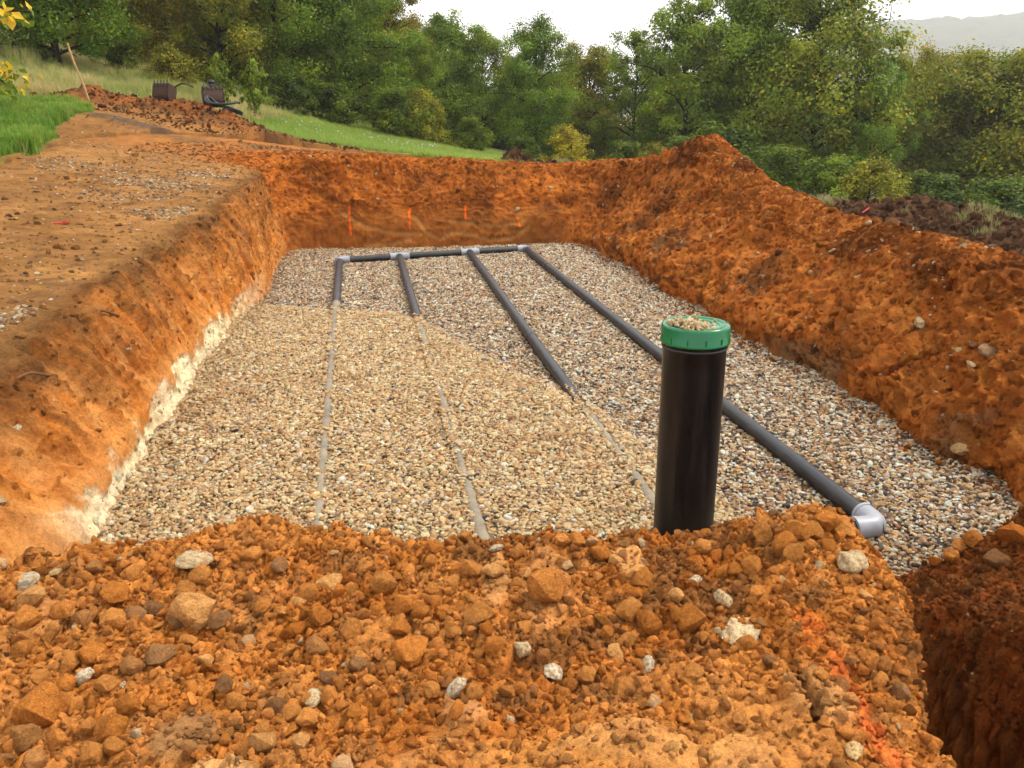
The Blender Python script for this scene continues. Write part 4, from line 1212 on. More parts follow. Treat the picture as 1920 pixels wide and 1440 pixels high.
# ------------------------------------------------------------------ grass
def tuft_mesh(name, seed, nb=14, h=1.0, spread=.35, bend=.5, wid=.03):
    g = random.Random(seed); v = []; f = []
    for _ in range(nb):
        a = g.uniform(0, 6.28); rr_ = g.uniform(0, spread); bx_, by_ = rr_ * math.cos(a), rr_ * math.sin(a)
        d = g.uniform(0, 6.28); hh = h * g.uniform(.5, 1.0); bd = bend * g.uniform(.2, 1.0) * hh
        dx, dy = math.cos(d), math.sin(d); sx, sy = -dy * wid, dx * wid
        b = len(v)
        for t, ww in ((0, 1), (.45, .85), (.8, .5), (1.0, 0.05)):
            cx = bx_ + dx * bd * t * t; cy = by_ + dy * bd * t * t; cz = hh * (t - .18 * t * t * bd / hh)
            v += [(cx - sx * ww, cy - sy * ww, cz), (cx + sx * ww, cy + sy * ww, cz)]
        for q in range(3):
            f.append((b + q * 2, b + q * 2 + 1, b + q * 2 + 3, b + q * 2 + 2))
    me = bpy.data.meshes.new(name); me.from_pydata(v, [], f); me.update(); me.materials.append(M_BLADE)
    return me
C_TUFT = template('tuft_shape', [tuft_mesh('tuft_shape', 600 + i, 16, 1, .4, .6, .035) for i in range(5)])
C_TALL = template('tall_tuft_shape', [tuft_mesh('tall_tuft_shape', 620 + i, 14, 1, .22, .55, .014) for i in range(5)])
def grass(name, x, y, z, hh, tint, coll, label, wide=1.0):
    n = len(x)
    s_ = hh * rng.uniform(.6, 1.25, n)
    scl_ = np.stack([s_ * wide, s_ * wide, s_], -1)
    rot = np.stack([rng.normal(0, .12, n), rng.normal(0, .12, n), rng.uniform(0, 6.28, n)], -1)
    return scatter(name, np.stack([x, y, z - .01], -1), rot, scl_, rng.integers(0, 5, n), np.clip(tint, .01, 1), coll, label, 'grass')
# lush patch on the left
n = 60000
x = rng.uniform(-16, -5.2, n); y = rng.uniform(8, 18.5, n)
nn = fbm(xyz(x * 1.2, y * 1.2), 4, seed=71)
d = seg_dist(x, y, GRASSY + [GRASSY[0]]); sd = np.where(inside(x, y, GRASSY), d, -d)
k_ = (sd + .45 * nn > .06) & (x / y > -1.05); x, y, nn = x[k_], y[k_], nn[k_]
x, y, nn = x[:30000], y[:30000], nn[:30000]
c = lerp((.10, .235, .018), (.24, .34, .045), np.clip(.5 + .8 * nn + .2 * rng.normal(size=len(x)), 0, 1))
c = lerp(c, (.32, .27, .10), (rng.random(len(x)) < .07) * .8)
grass('lush_grass', x, y, gz_at(x, y), .17 * (1.15 + .9 * fbm(xyz(x * 1.7, y * 1.7), 3, seed=77)), c, C_TUFT, 'lush green lawn grass on the slope at the left edge', .8)
# open hillside behind the pit
n = 90000
x = rng.uniform(-22, 9, n); y = rng.uniform(17, 40, n)
nn = fbm(xyz(x * 1.2, y * 1.2), 4, seed=71)
d = seg_dist(x, y, HILL + [HILL[0]]); sd = np.where(inside(x, y, HILL), d, -d)
k_ = (sd + .45 * nn > 0) & (np.abs(x / y) < .7); x, y, nn = x[k_], y[k_], nn[k_]
g1 = fbm(xyz(x * .25, y * .25), 3, seed=161)
c = lerp((.20, .31, .04), (.33, .39, .07), np.clip(.5 + .9 * g1 + .25 * rng.normal(size=len(x)), 0, 1))
drydir = sstep(-8.5, -12, x - .12 * (y - 20)) * .75
c = lerp(c, lerp((.30, .25, .10), (.22, .23, .08), rng.random(len(x))), np.clip(drydir + (rng.random(len(x)) < .08) * .5, 0, 1))
grass('hill_grass', x, y, G(x, y), .13, c, C_TUFT, 'short bright meadow grass on the hillside behind the pit', 1.0)
# tall dry grass at the upper left and along the wood's edge
x = rng.uniform(-20, -6.5, 40000); y = rng.uniform(18.5, 33, 40000)
nn = fbm(xyz(x * .5, y * .5), 3, seed=171)
k_ = (seg_dist(x, y, MOUND) > 1.1) & (x < -7.2 - .0 * y) & (rng.random(len(x)) < np.clip(.3 + nn, .05, 1)) & (x / y > -.7)
x, y = x[k_], y[k_]
c = lerp((.48, .38, .15), (.24, .29, .06), np.clip(rng.random(len(x)) + fbm(xyz(x * .6, y * .6), 2, seed=173), 0, 1))
grass('tall_dry_grass', x, y, G(x, y), .34 * (1 + .9 * fbm(xyz(x * .9, y * .9), 3, seed=79)), c, C_TALL, 'tall dry straw coloured grass below the trees at upper left', .75)
# scraps of turf on the dark topsoil banks
p, nr, c = surf_sample(HP1, grid_normals(HP1), HP1, np.ones(HP1.shape[:2]), 5000)
nn = fbm(p * 1.1, 3, seed=181); k_ = (nn > .28) | ((p[:, 1] > 14.8) & (nn > .12)); p = p[k_]
q, nr, c = surf_sample(HP2, grid_normals(HP2), HP2, np.ones(HP2.shape[:2]), 900)
q = q[(fbm(q * 1.5, 3, seed=183) > .05) & (q[:, 0] > .35)]
p = np.concatenate([p, q])
grass('turf_scraps', p[:, 0], p[:, 1], p[:, 2], .16, lerp((.20, .21, .06), (.34, .29, .12), rng.random(len(p))), C_TALL, 'scraps of pale turf on the dark topsoil banks', 1.3)
# white wild flowers along the wood's edge
x = rng.uniform(-6.6, -2.2, 90); y = 24 + rng.uniform(-1, 3, 90)
def flower_mesh():
    m = MB(); m.tube([(0, 0, .75), (.05, .02, .9), (.06, .05, 1)], [.008, .008, .008], 4)
    for k_ in range(7):
        a = k_ * .9; m.box((.06 + .09 * math.cos(a) * (k_ > 0), .05 + .09 * math.sin(a) * (k_ > 0), 1.0 + .02 * k_), (.045, .045, .012))
    me = bpy.data.meshes.new('flower_shape'); me.from_pydata(m.v, [], m.f); me.update(); me.materials.append(M_BLADE); return me
C_FL = template('flower_shape', [flower_mesh()])
scatter('wildflowers', np.stack([x, y, G(x, y)], -1), np.stack([rng.normal(0, .15, 90), rng.normal(0, .15, 90), rng.uniform(0, 6.28, 90)], -1), np.repeat(rng.uniform(.10, .24, (90, 1)), 3, 1) * (rng.random((90, 1)) < .6), np.zeros(90), np.full((90, 3), .6), C_FL,
        'white wild flowers along the edge of the wood', 'flowers')

# ------------------------------------------------------------------ trees
def tree_meshes(seed, h=9.0, cr=3.2, base=.22, nl=26, clumps=5, leaves=110, leaf=.15, pal=0, clump_r=.62, flat=.85, lean=0.0, trunk_r=.17, skew=.55):
    """returns (trunk mesh, crown mesh) of a broad-leaved tree standing at the origin"""
    g = random.Random(seed); gn = np.random.default_rng(seed)
    tb = MB()
    top = h * .86; k_ = 9
    wob = [(g.uniform(-.12, .12) * h * .12 * i / k_ + lean * i / k_, g.uniform(-.12, .12) * h * .12 * i / k_) for i in range(k_ + 1)]
    tp = [Vector((wob[i][0], wob[i][1], -.3 + (top + .3) * i / k_)) for i in range(k_ + 1)]
    tb.tube(tp, [trunk_r * (1.25 if i == 0 else 1) * (1 - .85 * i / k_) + .015 for i in range(k_ + 1)], 8)
    def trunk_at(z):
        t = max(0, min(1, (z + .3) / (top + .3))) * k_; i = min(int(t), k_ - 1)
        return tp[i].lerp(tp[i + 1], t - i)
    cc = []
    for i in range(nl):
        f = (i + g.random()) / nl
        z0 = h * (base + (.80 - base) * f)
        a = i * 2.4 + g.uniform(-.5, .5)
        # crown envelope: widest below the middle
        env = cr * math.sqrt(max(.06, 1 - (abs(f - skew * .75) / (.62 if f < skew * .75 else 1.02 - skew * .75)) ** 2.3)) * g.uniform(.55, 1.15)
        rise = h * (.06 + .13 * f) * g.uniform(.5, 1.4)
        p0 = trunk_at(z0 - .4); d = Vector((math.cos(a), math.sin(a), 0))
        p2 = p0 + d * env + Vector((0, 0, rise)); p1 = p0.lerp(p2, .5) + Vector((g.uniform(-.2, .2), g.uniform(-.2, .2), env * .13))
        r0 = trunk_r * (.5 - .3 * f)
        tb.tube([p0, p1, p2], [r0, r0 * .6, .012], 5, caps=False)
        for c in range(clumps):
            t = .35 + .7 * (c + g.random()) / clumps
            q = p0.lerp(p1, min(1, t * 2)) if t < .5 else p1.lerp(p2, min(1.12, (t - .5) * 2))
            off = Vector((g.gauss(0, .4), g.gauss(0, .4), g.gauss(.1, .35))) * (.35 + .25 * env)
            e = q + off
            tb.tube([q, q.lerp(e, .5) + Vector((0, 0, .06)), e], [r0 * .35 + .006, .012, .006], 4, caps=False)
            cc.append((e, clump_r * g.uniform(.6, 1.25)))
    for _ in range(nl // 2):
        p = trunk_at(top) + Vector((g.gauss(0, cr * .22), g.gauss(0, cr * .22), g.uniform(-.12, .13) * h))
        tb.tube([trunk_at(top * .92), p], [.03, .006], 4, caps=False)
        cc.append((p, clump_r * g.uniform(.5, 1.05)))
    tm = bpy.data.meshes.new('trunk'); tm.from_pydata(tb.v, [], tb.f); tm.update(); tm.materials.append(M_BARK)
    tm.polygons.foreach_set('use_smooth', [True] * len(tm.polygons))
    # leaves
    C = np.array([[*c[0]] for c in cc]); RR = np.array([c[1] for c in cc])
    ci = np.repeat(np.arange(len(C)), leaves)
    n = len(ci)
    d = gn.normal(size=(n, 3)); d /= np.linalg.norm(d, axis=1, keepdims=True)
    rad = gn.random(n) ** .5
    P = C[ci] + d * (RR[ci] * rad * gn.uniform(.75, 1.25, n))[:, None] * np.array([1.15, 1.15, flat])
    ctr = np.array([0, 0, h * .55])
    nrm = d * .7 + (P - ctr) / np.linalg.norm(P - ctr, axis=1, keepdims=True) * .5 + np.array([0, 0, .55]) + gn.normal(size=(n, 3)) * .55
    nrm /= np.linalg.norm(nrm, axis=1, keepdims=True)
    u = np.cross(nrm, gn.normal(size=(n, 3))); u /= np.linalg.norm(u, axis=1, keepdims=True); w = np.cross(nrm, u)
    L = (leaf * gn.uniform(.6, 1.3, n))[:, None]
    V = np.stack([P - u * L * .5, P + w * L * .32 + u * L * .05, P + u * L * .5 - nrm * L * .12, P - w * L * .32 + u * L * .05], 1).reshape(-1, 3)
    F_ = np.arange(n * 4).reshape(-1, 4)
    pals = [((.075, .125, .020), (.135, .185, .034), (.26, .20, .03)),      # oak green
            ((.10, .125, .020), (.20, .185, .034), (.36, .21, .03)),       # olive turning
            ((.055, .105, .020), (.105, .16, .032), (.2, .19, .03)),      # dark green
            ((.17, .14, .028), (.27, .20, .036), (.38, .20, .03)),         # yellow brown
            ((.10, .16, .06), (.15, .21, .08), (.2, .22, .06))]            # pale sapling
    a, b, e = [np.array(c) for c in pals[pal]]
    cn_ = gn.random(len(C)); cv_ = np.clip(cn_[ci] + .22 * gn.normal(size=n), 0, 1)[:, None]
    col = a * (1 - cv_) + b * cv_
    turn = (gn.random(n) < .025 + .16 * (gn.random(len(C))[ci] > .86))[:, None]
    col = np.where(turn, e, col) * gn.uniform(.8, 1.2, (n, 1)) * np.array((1.28, 1.24, .52)) * (.62 + .76 * gn.random(len(C)))[ci][:, None]
    cm = np_mesh('crown', V, F_, np.repeat(col, 4, 0), smooth=False)
    cm.materials.append(M_LEAF)
    return tm, cm
KIND = {
    'oak': tree_meshes(1, 9.5, 3.5, .10, 34, 5, 217, 0.158, 0, clump_r=.80),
    'oak2': tree_meshes(2, 9.0, 3.9, .08, 36, 5, 217, 0.158, 1, clump_r=.82, skew=.6),
    'oak3': tree_meshes(3, 9.5, 3.4, .06, 34, 5, 224, 0.148, 2, clump_r=.82),
    'airy': tree_meshes(4, 9.5, 3.5, .12, 30, 5, 152, 0.158, 0, clump_r=.6, skew=.7),
    'turning': tree_meshes(5, 8.0, 3.5, .06, 34, 5, 210, 0.158, 1, clump_r=.80),
    'brown': tree_meshes(6, 9.0, 3.3, .08, 32, 5, 203, 0.148, 3, clump_r=.7),
    'slim': tree_meshes(7, 9.5, 2.5, .06, 34, 5, 203, 0.148, 2, clump_r=.66, skew=.6),
    'low': tree_meshes(8, 7.0, 4.0, .06, 36, 5, 217, 0.158, 1, clump_r=.82, skew=.7),
    'shrub': tree_meshes(9, 2.2, 1.15, .02, 18, 4, 90, .11, 3, clump_r=.32, trunk_r=.04, skew=.6),
    'bush': tree_meshes(10, 2.4, 1.3, .02, 18, 4, 95, .12, 2, clump_r=.34, trunk_r=.04, skew=.6),
    'sapling': tree_meshes(11, 2.6, .9, .25, 9, 4, 40, .20, 4, clump_r=.24, trunk_r=.035),
}
def plant(kind, x, y, h_scale, label, cat='tree', name='oak_tree', tint=(1, 1, 1), wide=1.0, group='trees at the edge of the wood', sink=.1):
    o = empty(name, (x, y, G1(x, y) - sink), rnd.uniform(0, 6.28))
    o.scale = (h_scale * wide, h_scale * wide, h_scale)
    tag(o, label, cat, group)
    a, b = KIND[kind]
    t = link('trunk', a, None, o); c = link('crown', b, None, o)
    c.color = (*tint, 1)
    return o
def tree_px(kind, px_, Y, top, label, wide=1.0, tint=(1, 1, 1), name='oak_tree', cat='tree', group='trees at the edge of the wood'):
    """stand a tree at the ground distance Y in the direction of column px_, tall enough for its top to reach row top"""
    d = ray(px_, 205); x = d.x / d.y * Y
    zt = aty(px_, top, Y).z; g = G1(x, Y)
    hk = {'oak': 9.5, 'oak2': 9, 'oak3': 9.5, 'airy': 9.5, 'turning': 8, 'brown': 9, 'slim': 9.5, 'low': 7, 'shrub': 2.2, 'bush': 2.4, 'sapling': 2.6}[kind]
    return plant(kind, x, Y, (zt - g) / (hk * .97), label, cat, name, tint, wide, group)
TREES = [
    ('oak3', 122, 27, -330, 'dark trunked oak behind the leaning wooden stake at upper left', 1.0, (.8, .85, .8)),
    ('turning', 20, 33, -150, 'olive tree at the far upper left corner behind the dry grass', 1.0, (.9, .95, .9)),
    ('turning', 235, 33, -170, 'yellowing tree right of the dark trunk at upper left', .95, (1.05, 1, 1)),
    ('brown', 330, 36, -150, 'brownish gold tree above the two excavator buckets', .9, (.75, .8, .8)),
    ('oak2', 425, 34, -130, 'olive tree rising behind the pale green saplings', .95, (.85, .9, .9)),
    ('oak', 530, 36, -140, 'green tree between the gold wood and the big dark tree', .95, (.85, .9, .85)),
    ('oak3', 655, 37, -110, 'big dark green tree standing where the meadow narrows', 1.05, (1, 1, .9)),
    ('brown', 735, 43, -25, 'tall brownish tree top showing between green crowns left of the sky', .9, (.8, .9, .9)),
    ('oak', 775, 40, 60, 'middle green tree with bushy skirt over the meadow edge', .9, (.95, 1, .9)),
    ('slim', 838, 45, 18, 'slender green tree first to stand against the white sky', 1.05, (1.15, 1.1, 1)),
    ('oak', 905, 47, 50, 'rounded green tree second against the white sky', .85, (1.1, 1.1, 1)),
    ('oak3', 1005, 42, 36, 'dense round topped tree above the yellow bush', .92, (1.05, 1.05, 1)),
    ('turning', 1105, 48, 88, 'lower yellowish tree in the dip of the tree line', .9, (1.0, 1, 1)),
    ('airy', 1190, 46, 60, 'thin crowned tree with sky showing through, left of the tall oaks', .85, (1, 1, 1)),
    ('airy', 1285, 43, -15, 'tall airy oak behind the peak of the red bank', 1.0, (1.05, 1.05, 1)),
    ('oak', 1400, 44, -45, 'tall green oak between the airy oak and the largest oak', .9, (.95, 1, .95)),
    ('oak2', 1530, 42, -55, 'largest oak with wide leafy crown at the right', .95, (.84, 1.02, 1.0)),
    ('airy', 1640, 40, 110, 'bluish green tree on the right flank of the largest oak', .85, (.95, 1.1, 1.3)),
    ('turning', 1735, 50, 100, 'small yellowing tree in front of the hazy hill', .7, (1.1, 1.05, .9)),
    ('low', 1845, 44, 98, 'spreading bronze green oak near the right edge', 1.0, (.84, .92, .95)),
    ('low', 1960, 42, 105, 'half seen oak cut off by the right edge', 1.0, (.9, .95, .95)),
]
for (kd, x, Y, top, lab, wd, tn) in TREES:
    tree_px(kd, x, Y, top, lab, wd, tn)
# second row that closes the wood
BACK = [('oak', 90, 44, -220), ('oak3', 290, 46, -190), ('oak2', 470, 48, -160), ('oak', 590, 48, -120), ('oak3', 700, 54, -40), ('oak2', 790, 56, 40), ('slim', 960, 58, 95), ('oak3', 1060, 60, 130), ('oak', 1240, 58, 120), ('oak2', 1340, 56, 60), ('oak3', 1470, 58, 80), ('oak', 1610, 58, 150)]
BLAB = ['deep shaded tree behind the dark trunked oak', 'tree hidden deep behind the gold tree', 'tree filling the wood behind the pale saplings', 'tree in the second row left of the big dark tree', 'second row tree behind the big dark tree', 'second row tree under the sky edge, left of the slender tree',
        'distant slim tree between the rounded tree and the dense one', 'distant dark tree behind the dip of the tree line', 'distant tree behind the airy oak', 'distant tree between the two tall oaks', 'distant dark tree left of the largest oak', 'distant tree behind the right side of the largest oak']
for (kd, x, Y, top), lab in zip(BACK, BLAB):
    tree_px(kd, x, Y, top, lab, 1.15, (.8, .85, .85), group='second row of trees')
SHRUBS = [
    ('shrub', 1072, 33, 238, 'rounded yellow bush at the foot of the trees beyond the back wall', 1.2, (1.05, 1.15, 1)),
    ('bush', 1180, 36, 262, 'green bush right of the rounded yellow bush', 1.3, (1, 1, 1)),
    ('bush', 985, 36, 255, 'dark bush left of the rounded yellow bush', 1.3, (.7, .75, .7)),
    ('bush', 880, 34, 215, 'green bush at the lower end of the meadow', 1.0, (1.0, 1.0, .9)),
    ('shrub', 800, 34, 170, 'yellow green shrub halfway along the meadow edge', .9, (.75, 1.0, .9)),
    ('bush', 735, 33, 160, 'green shrub beneath the big dark tree', 1.1, (.9, .95, .9)),
    ('bush', 620, 32, 150, 'shaded shrub at the upper end of the meadow', 1.2, (.7, .75, .7)),
    ('bush', 540, 31, 130, 'dark shrub behind the end of the soil heap', 1.2, (.6, .65, .6)),
    ('shrub', 330, 28, 85, 'gold tinted shrub behind the left excavator bucket', 1.2, (.6, .75, .7)),
    ('bush', 240, 29, 70, 'olive shrub at the top of the dry grass', 1.2, (.8, .8, .8)),
    ('bush', 1290, 36, 250, 'bush showing beside the peak of the red bank', 1.3, (.9, .95, .9)),
    ('shrub', 1240, 34, 270, 'brownish low shrub left of the red peak', 1.2, (.6, .75, .9)),
    ('bush', 1480, 33, 270, 'leafy bush right of the red peak', 1.2, (1.0, 1.05, 1)),
    ('bush', 1570, 32, 290, 'bright green bush under the largest oak', 1.2, (1.3, 1.35, 1.1)),
    ('shrub', 1650, 31, 300, 'yellowish shrub right of the bright green bush', 1.2, (.8, 1.0, .9)),
    ('bush', 1780, 32, 320, 'dark bush behind the topsoil bank near the right', 1.4, (.75, .85, .8)),
    ('bush', 1900, 30, 330, 'bush at the right edge behind the topsoil bank', 1.4, (.8, .9, .85)),
    ('bush', 1370, 37, 230, 'dark bush in the gap between the tall oaks', 1.4, (.7, .8, .75)),
    ('sapling', 420, 25.5, 92, 'pale green sapling with long leaves behind the right excavator bucket', .6, (.9, .85, .55)),
    ('sapling', 478, 25.5, 100, 'second pale sapling, right of the one behind the bucket', .6, (.9, .85, .55)),
]
for (kd, x, Y, top, lab, wd, tn) in SHRUBS:
    s_ = kd == 'sapling'
    if kd == 'bush': tn = (tn[0] * .8, tn[1] * .7, tn[2] * .5)
    tree_px(kd, x, Y, top, lab, wd, tn, 'sapling' if s_ else 'shrub', 'sapling' if s_ else 'shrub', 'shrubs along the wood')
# the wood goes on behind as one mass
nw = 110
wy = rng.uniform(54, 95, nw); wx = rng.uniform(-.72, .55, nw) * wy
wk = (wx / wy < .1) | (rng.random(nw) < .5)
wx, wy = wx[wk], wy[wk]; nw = len(wx)
C_WOOD = template('wood_crown_shape', [KIND[k_][1] for k_ in ('oak', 'oak2', 'oak3', 'turning', 'low')])
ws = rng.uniform(.5, .72, nw) * np.where(wx / wy < -.15, 1.25, np.where(wx / wy > .05, .62, .8))
wood = scatter('distant_wood', np.stack([wx, wy, G(wx, wy) - .5], -1), np.stack([np.zeros(nw), np.zeros(nw), rng.uniform(0, 6.28, nw)], -1), np.stack([ws * 1.5, ws * 1.5, ws], -1), rng.integers(0, 5, nw), np.ones((nw, 3)), C_WOOD,
               'dim mass of woodland closing the gaps behind the trees', 'woodland')
wood.color = (.75, .75, .7, 1)
# a young maple reaching in at the upper left corner
tm, cm = tree_meshes(21, 4.2, 1.9, .15, 16, 4, 34, .17, 1, clump_r=.42, trunk_r=.06)
ca = cm.color_attributes['col'].data
buf = np.zeros(len(ca) * 4, np.float32); ca.foreach_get('color', buf); buf = buf.reshape(-1, 4)
vz = np.array([v.co[:] for v in cm.vertices])
pickm = np.repeat(rng.random(len(buf) // 4) < .35, 4)
buf[:, :3] = np.where(pickm[:, None], np.array((.62, .40, .03)), np.array((.13, .19, .03)))
ca.foreach_set('color', buf.ravel())
mo = empty('maple_sapling', (-9.15, 14.0, G1(-9.15, 14.0)), 1.0)
tag(mo, 'young maple with bright yellow leaves reaching in at the upper left corner', 'sapling')
link('trunk', tm, None, mo); link('crown', cm, None, mo)

# ------------------------------------------------------------------ stake, excavator buckets, hose, odds and ends
pa = cast(166, 188, [ground]); base = pa[0] if pa else aty(166, 188, 16)
tip = aty(126, 80, base.y - .1)
m = MB(); k_ = 8
m.tube([base.lerp(tip, i / k_) + Vector((.012 * math.sin(i * .8), 0, 0)) + (tip - base).normalized() * (-.15 if i == 0 else 0) for i in range(k_ + 1)], [.020 + .004 * math.sin(i * 1.3) for i in range(k_ + 1)], 10)
tag(m.build('wooden_stake', M_WOOD), 'thin pale wooden stake leaning at the end of the green grass', 'stake')

def bucket(name, loc, rz, w, s, tilt, label, hitch=False):
    o = empty(name, loc, rz); o.rotation_euler = (0, tilt, rz)
    tag(o, label, 'excavator bucket', 'excavator buckets behind the soil heap')
    prof = [(.46, .62), (.30, .66)] + [(.0 + .42 * math.cos(a), .30 + .34 * math.sin(a)) for a in [R(120 + 12 * i) for i in range(12)]] + [(.18, -.03), (.44, .02)]
    prof = [(x * s, z * s) for x, z in prof]
    m = MB(); t = .02
    # shell with thickness
    c = Vector((.12 * s, .3 * s))
    inn = [((Vector(q) - c) * .94 + c) for q in prof]
    v = []; f = []; n_ = len(prof)
    for yy in (-w / 2, w / 2):
        for q in prof: v.append((q[0], yy, q[1]))
        for q in inn: v.append((q.x, yy, q.y))
    for i in range(n_ - 1):
        f += [(i, i + 1, 2 * n_ + i + 1, 2 * n_ + i), (n_ + i + 1, n_ + i, 3 * n_ + i, 3 * n_ + i + 1)]
    f += [(0, 2 * n_, 3 * n_, n_), (n_ - 1, 2 * n_ - 1, 4 * n_ - 1, 3 * n_ - 1)]
    m.add(v, f); m.build('shell', M_RUST, o, angle=30)
    for yy in (-1, 1):
        m = MB(); a = yy * w / 2; b = yy * (w / 2 - t)
        v = [(q[0], a, q[1]) for q in prof] + [(q[0], b, q[1]) for q in prof]
        f = [tuple(range(n_)), tuple(reversed(range(n_, 2 * n_)))] + [(i, (i + 1) % n_, n_ + (i + 1) % n_, n_ + i) for i in range(n_)]
        m.add(v, f); m.build('side_plate', M_RUST, o, smooth=False)
    for i in range(5):
        m = MB(); yy = -w / 2 + w * (i + .5) / 5; hw = .032 * s
        # tooth: wedge on the upper lip
        v = [(.28 * s, yy - hw, .63 * s), (.28 * s, yy + hw, .63 * s), (.28 * s, yy + hw, .72 * s), (.28 * s, yy - hw, .72 * s), (.60 * s, yy - hw * .4, .66 * s), (.60 * s, yy + hw * .4, .66 * s), (.60 * s, yy + hw * .4, .69 * s), (.60 * s, yy - hw * .4, .69 * s)]
        m.add(v, [(0, 3, 2, 1), (4, 5, 6, 7), (0, 1, 5, 4), (2, 3, 7, 6), (1, 2, 6, 5), (0, 4, 7, 3)]); m.build('tooth', M_STEEL, o, smooth=False)
    for i in range(4):   # wear strips down the curved back
        m = MB(); yy = -w / 2 + w * (i + 1) / 5; st = [((Vector(q) - c) * 1.04 + c) for q in prof[2:-2]]
        v = []; f = []
        for q, q0 in zip(st, prof[2:-2]):
            v += [(q.x, yy - .02 * s, q.y), (q.x, yy + .02 * s, q.y), (q0[0], yy + .02 * s, q0[1]), (q0[0], yy - .02 * s, q0[1])]
        for j in range(len(st) - 1):
            for e in range(4): f.append((j * 4 + e, j * 4 + (e + 1) % 4, j * 4 + 4 + (e + 1) % 4, j * 4 + 4 + e))
        m.add(v, f); m.build('wear_strip', M_STEEL, o, smooth=False)
    if hitch:
        for yy in (-.09, .09):
            m = MB(); m.box((.50 * s, yy * s / .8, .40 * s), (.20 * s, .018, .14 * s), Matrix.Rotation(.3, 3, 'Y')); m.build('hitch_ear', M_STEEL, o, smooth=False)
        m = MB(); m.tube([(.62 * s, -.17 * s, .34 * s), (.62 * s, .17 * s, .34 * s)], .05 * s, 12); m.build('hitch_pin', M_STEEL, o)
        m = MB(); m.tube([(.60 * s, -.15 * s, .50 * s), (.60 * s, .15 * s, .50 * s)], .04 * s, 12); m.build('hitch_pin', M_STEEL, o)
        m = MB(); m.tube([(.70 * s, 0, .42 * s), (.73 * s, 0, .42 * s), (.84 * s, 0, .42 * s), (.87 * s, 0, .42 * s)], [.15 * s, .18 * s, .18 * s, .14 * s], 20); m.build('rotator', M_STEEL, o)
    return o
def on_ground(px_, py_, Y):
    p = aty(px_, py_, Y); x, y = p.x, p.y
    return Vector((x, y, float(gz_at(np.array([x]), np.array([y]))[0])))
b1 = on_ground(306, 160, 18.95); b2 = on_ground(392, 180, 18.55)
b1.z -= .06; b2.z -= .06
bucket('excavator_bucket', b1 + Vector((0, .2, .17)), R(70), .42, .40, R(-68), 'rusty ribbed excavator bucket, left one of the two on the heap')
bucket('excavator_bucket', b2 + Vector((0, .2, .18)), R(115), .42, .44, R(-60), 'rusty excavator bucket with black hitch on top, beside the hose coil', True)
def tube_thing(name, pts, r, mat, label, cat, n=8, group=None):
    m = MB()
    P = [Vector(p) for p in pts]
    q = []
    for i in range(len(P) - 1):   # catmull-rom
        p0, p1, p2, p3 = P[max(i - 1, 0)], P[i], P[i + 1], P[min(i + 2, len(P) - 1)]
        for j in range(6):
            t = j / 6
            q.append(.5 * ((2 * p1) + (p2 - p0) * t + (2 * p0 - 5 * p1 + 4 * p2 - p3) * t * t + (3 * p1 - p0 - 3 * p2 + p3) * t ** 3))
    q.append(P[-1])
    m.tube(q, r, n)
    return tag(m.build(name, mat), label, cat, group)
h0 = b2 + Vector((.38, -.25, 0)); pts = []
for i in range(20):
    a = i * .72; rr_ = .34 + .03 * math.sin(i * 1.7)
    x_, y_ = h0.x + rr_ * math.cos(a) * 1.0, h0.y + rr_ * math.sin(a) * .8
    pts.append((x_, y_, float(gz_at(np.array([x_]), np.array([y_]))[0]) + .05 + .012 * i + .10 * max(0, math.sin(a * .5 + .6))))
tube_thing('hydraulic_hose', pts, .024, M_RUBBER, 'black hydraulic hose coiled on the ground right of the hitched bucket', 'hose')
qa = b1 + Vector((.33, -.2, 0)); pts = []
for i in range(6):
    t = i / 5; x_ = qa.x + (b2.x - .25 - qa.x) * t; y_ = qa.y + (b2.y - .2 - qa.y) * t
    pts.append((x_, y_, max(float(gz_at(np.array([x_]), np.array([y_]))[0]), aty(330 + 40 * t, 166, y_).z) + .03 + .07 * math.sin(math.pi * t)))
tube_thing('bent_iron_bar', pts, .018, M_RUST, 'bent rusty bar lying between the two excavator buckets', 'bar')

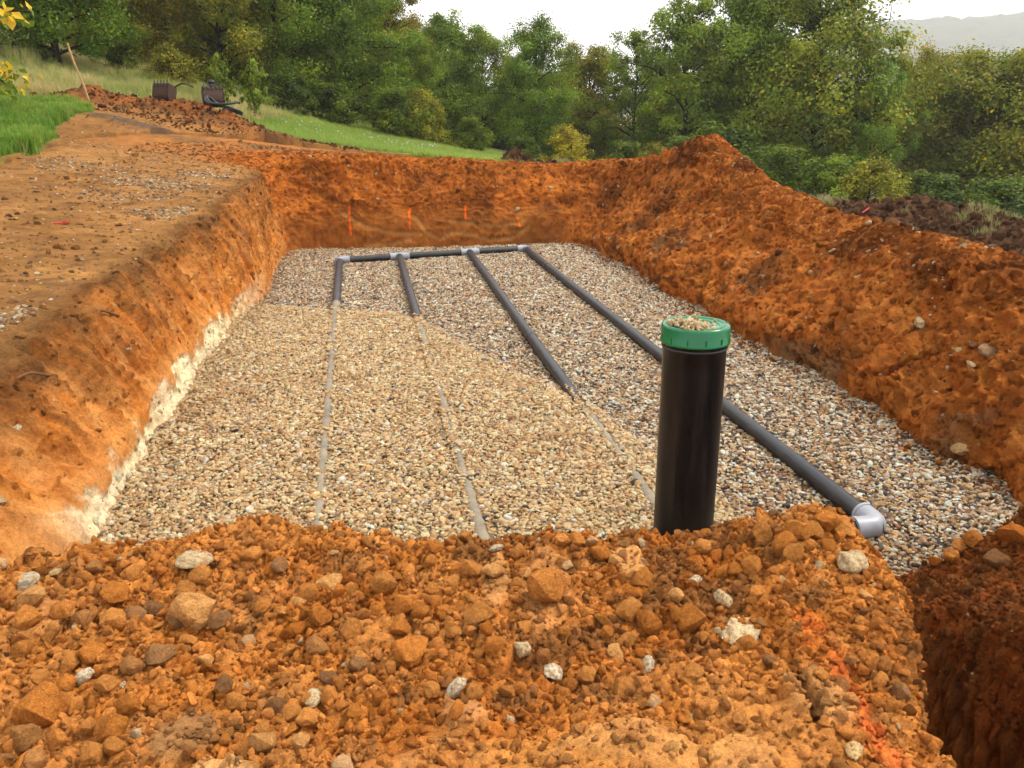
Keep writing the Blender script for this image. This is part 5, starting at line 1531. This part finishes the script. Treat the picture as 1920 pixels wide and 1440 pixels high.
def stick(x0, y0, x1, y1, obs, r, label):
    a = cast(x0, y0, obs); b = cast(x1, y1, obs)
    if not a or not b: return
    a = a[0] + a[1] * .02; b = b[0] + b[1] * .03
    mid_ = a.lerp(b, .5) + Vector((0, 0, .03)) + (Vector((0, 0, CAMH)) - a).normalized() * .05
    tube_thing('dry_root', [a, a.lerp(mid_, .6) + Vector((0, 0, .01)), mid_, b], r, M_ROOT, label, 'root', 6)
stick(170, 586, 231, 590, [W_LEFT], .011, 'thick dry root sticking out under the rim of the left wall')
stick(28, 707, 106, 706, [W_LEFT], .008, 'thin dry root near the left picture edge on the left wall')
stick(205, 784, 262, 815, [W_LEFT], .004, 'hair thin root hanging on the smooth clay of the left wall')
h = cast(113, 420, [W_LEFT, ground])
if h:
    m = MB(); m.box((0, 0, 0), (.055, .018, .008), Matrix.Rotation(.4, 3, 'Z')); m.box((.05, .02, .006), (.03, .016, .007), Matrix.Rotation(.9, 3, 'Z') @ Matrix.Rotation(.4, 3, 'Y'))
    o = m.build('plastic_scrap', M_RED, None, smooth=False); o.location = h[0] + Vector((0, 0, .008))
    tag(o, 'small red plastic scrap lying on the bare yard', 'scrap')
h = cast(1622, 398, [heap_r, W_RIGHT])
if h:
    m = MB(); m.box((0, 0, 0), (.06, .02, .010), Matrix.Rotation(-.6, 3, 'Y')); m.box((.04, .02, .03), (.035, .016, .008), Matrix.Rotation(-.9, 3, 'Y') @ Matrix.Rotation(.5, 3, 'X'))
    o = m.build('plastic_scrap', M_RED, None, smooth=False); o.location = h[0] + Vector((0, -.02, .03))
    tag(o, 'orange red plastic scrap on the dark topsoil behind the right bank', 'scrap')

# ------------------------------------------------------------------ hazy valley air
def haze_box():
    m = MB(); lo = (-1900, -140, -45); hi = (3100, 3100, 330)
    c = [(a + b) / 2 for a, b in zip(lo, hi)]; hf = [(b - a) / 2 for a, b in zip(lo, hi)]
    m.box(c, hf)
    mat = bpy.data.materials.new('valley_haze'); mat.use_nodes = True
    nt = mat.node_tree; nt.nodes.clear()
    out = nt.nodes.new('ShaderNodeOutputMaterial'); pv = nt.nodes.new('ShaderNodeVolumePrincipled')
    pv.inputs['Color'].default_value = (.97, .98, 1, 1); pv.inputs['Density'].default_value = .00037
    nt.links.new(pv.outputs[0], out.inputs['Volume'])
    o = m.build('haze', mat, None, smooth=False)
    tag(o, kind='stuff')
haze_box()
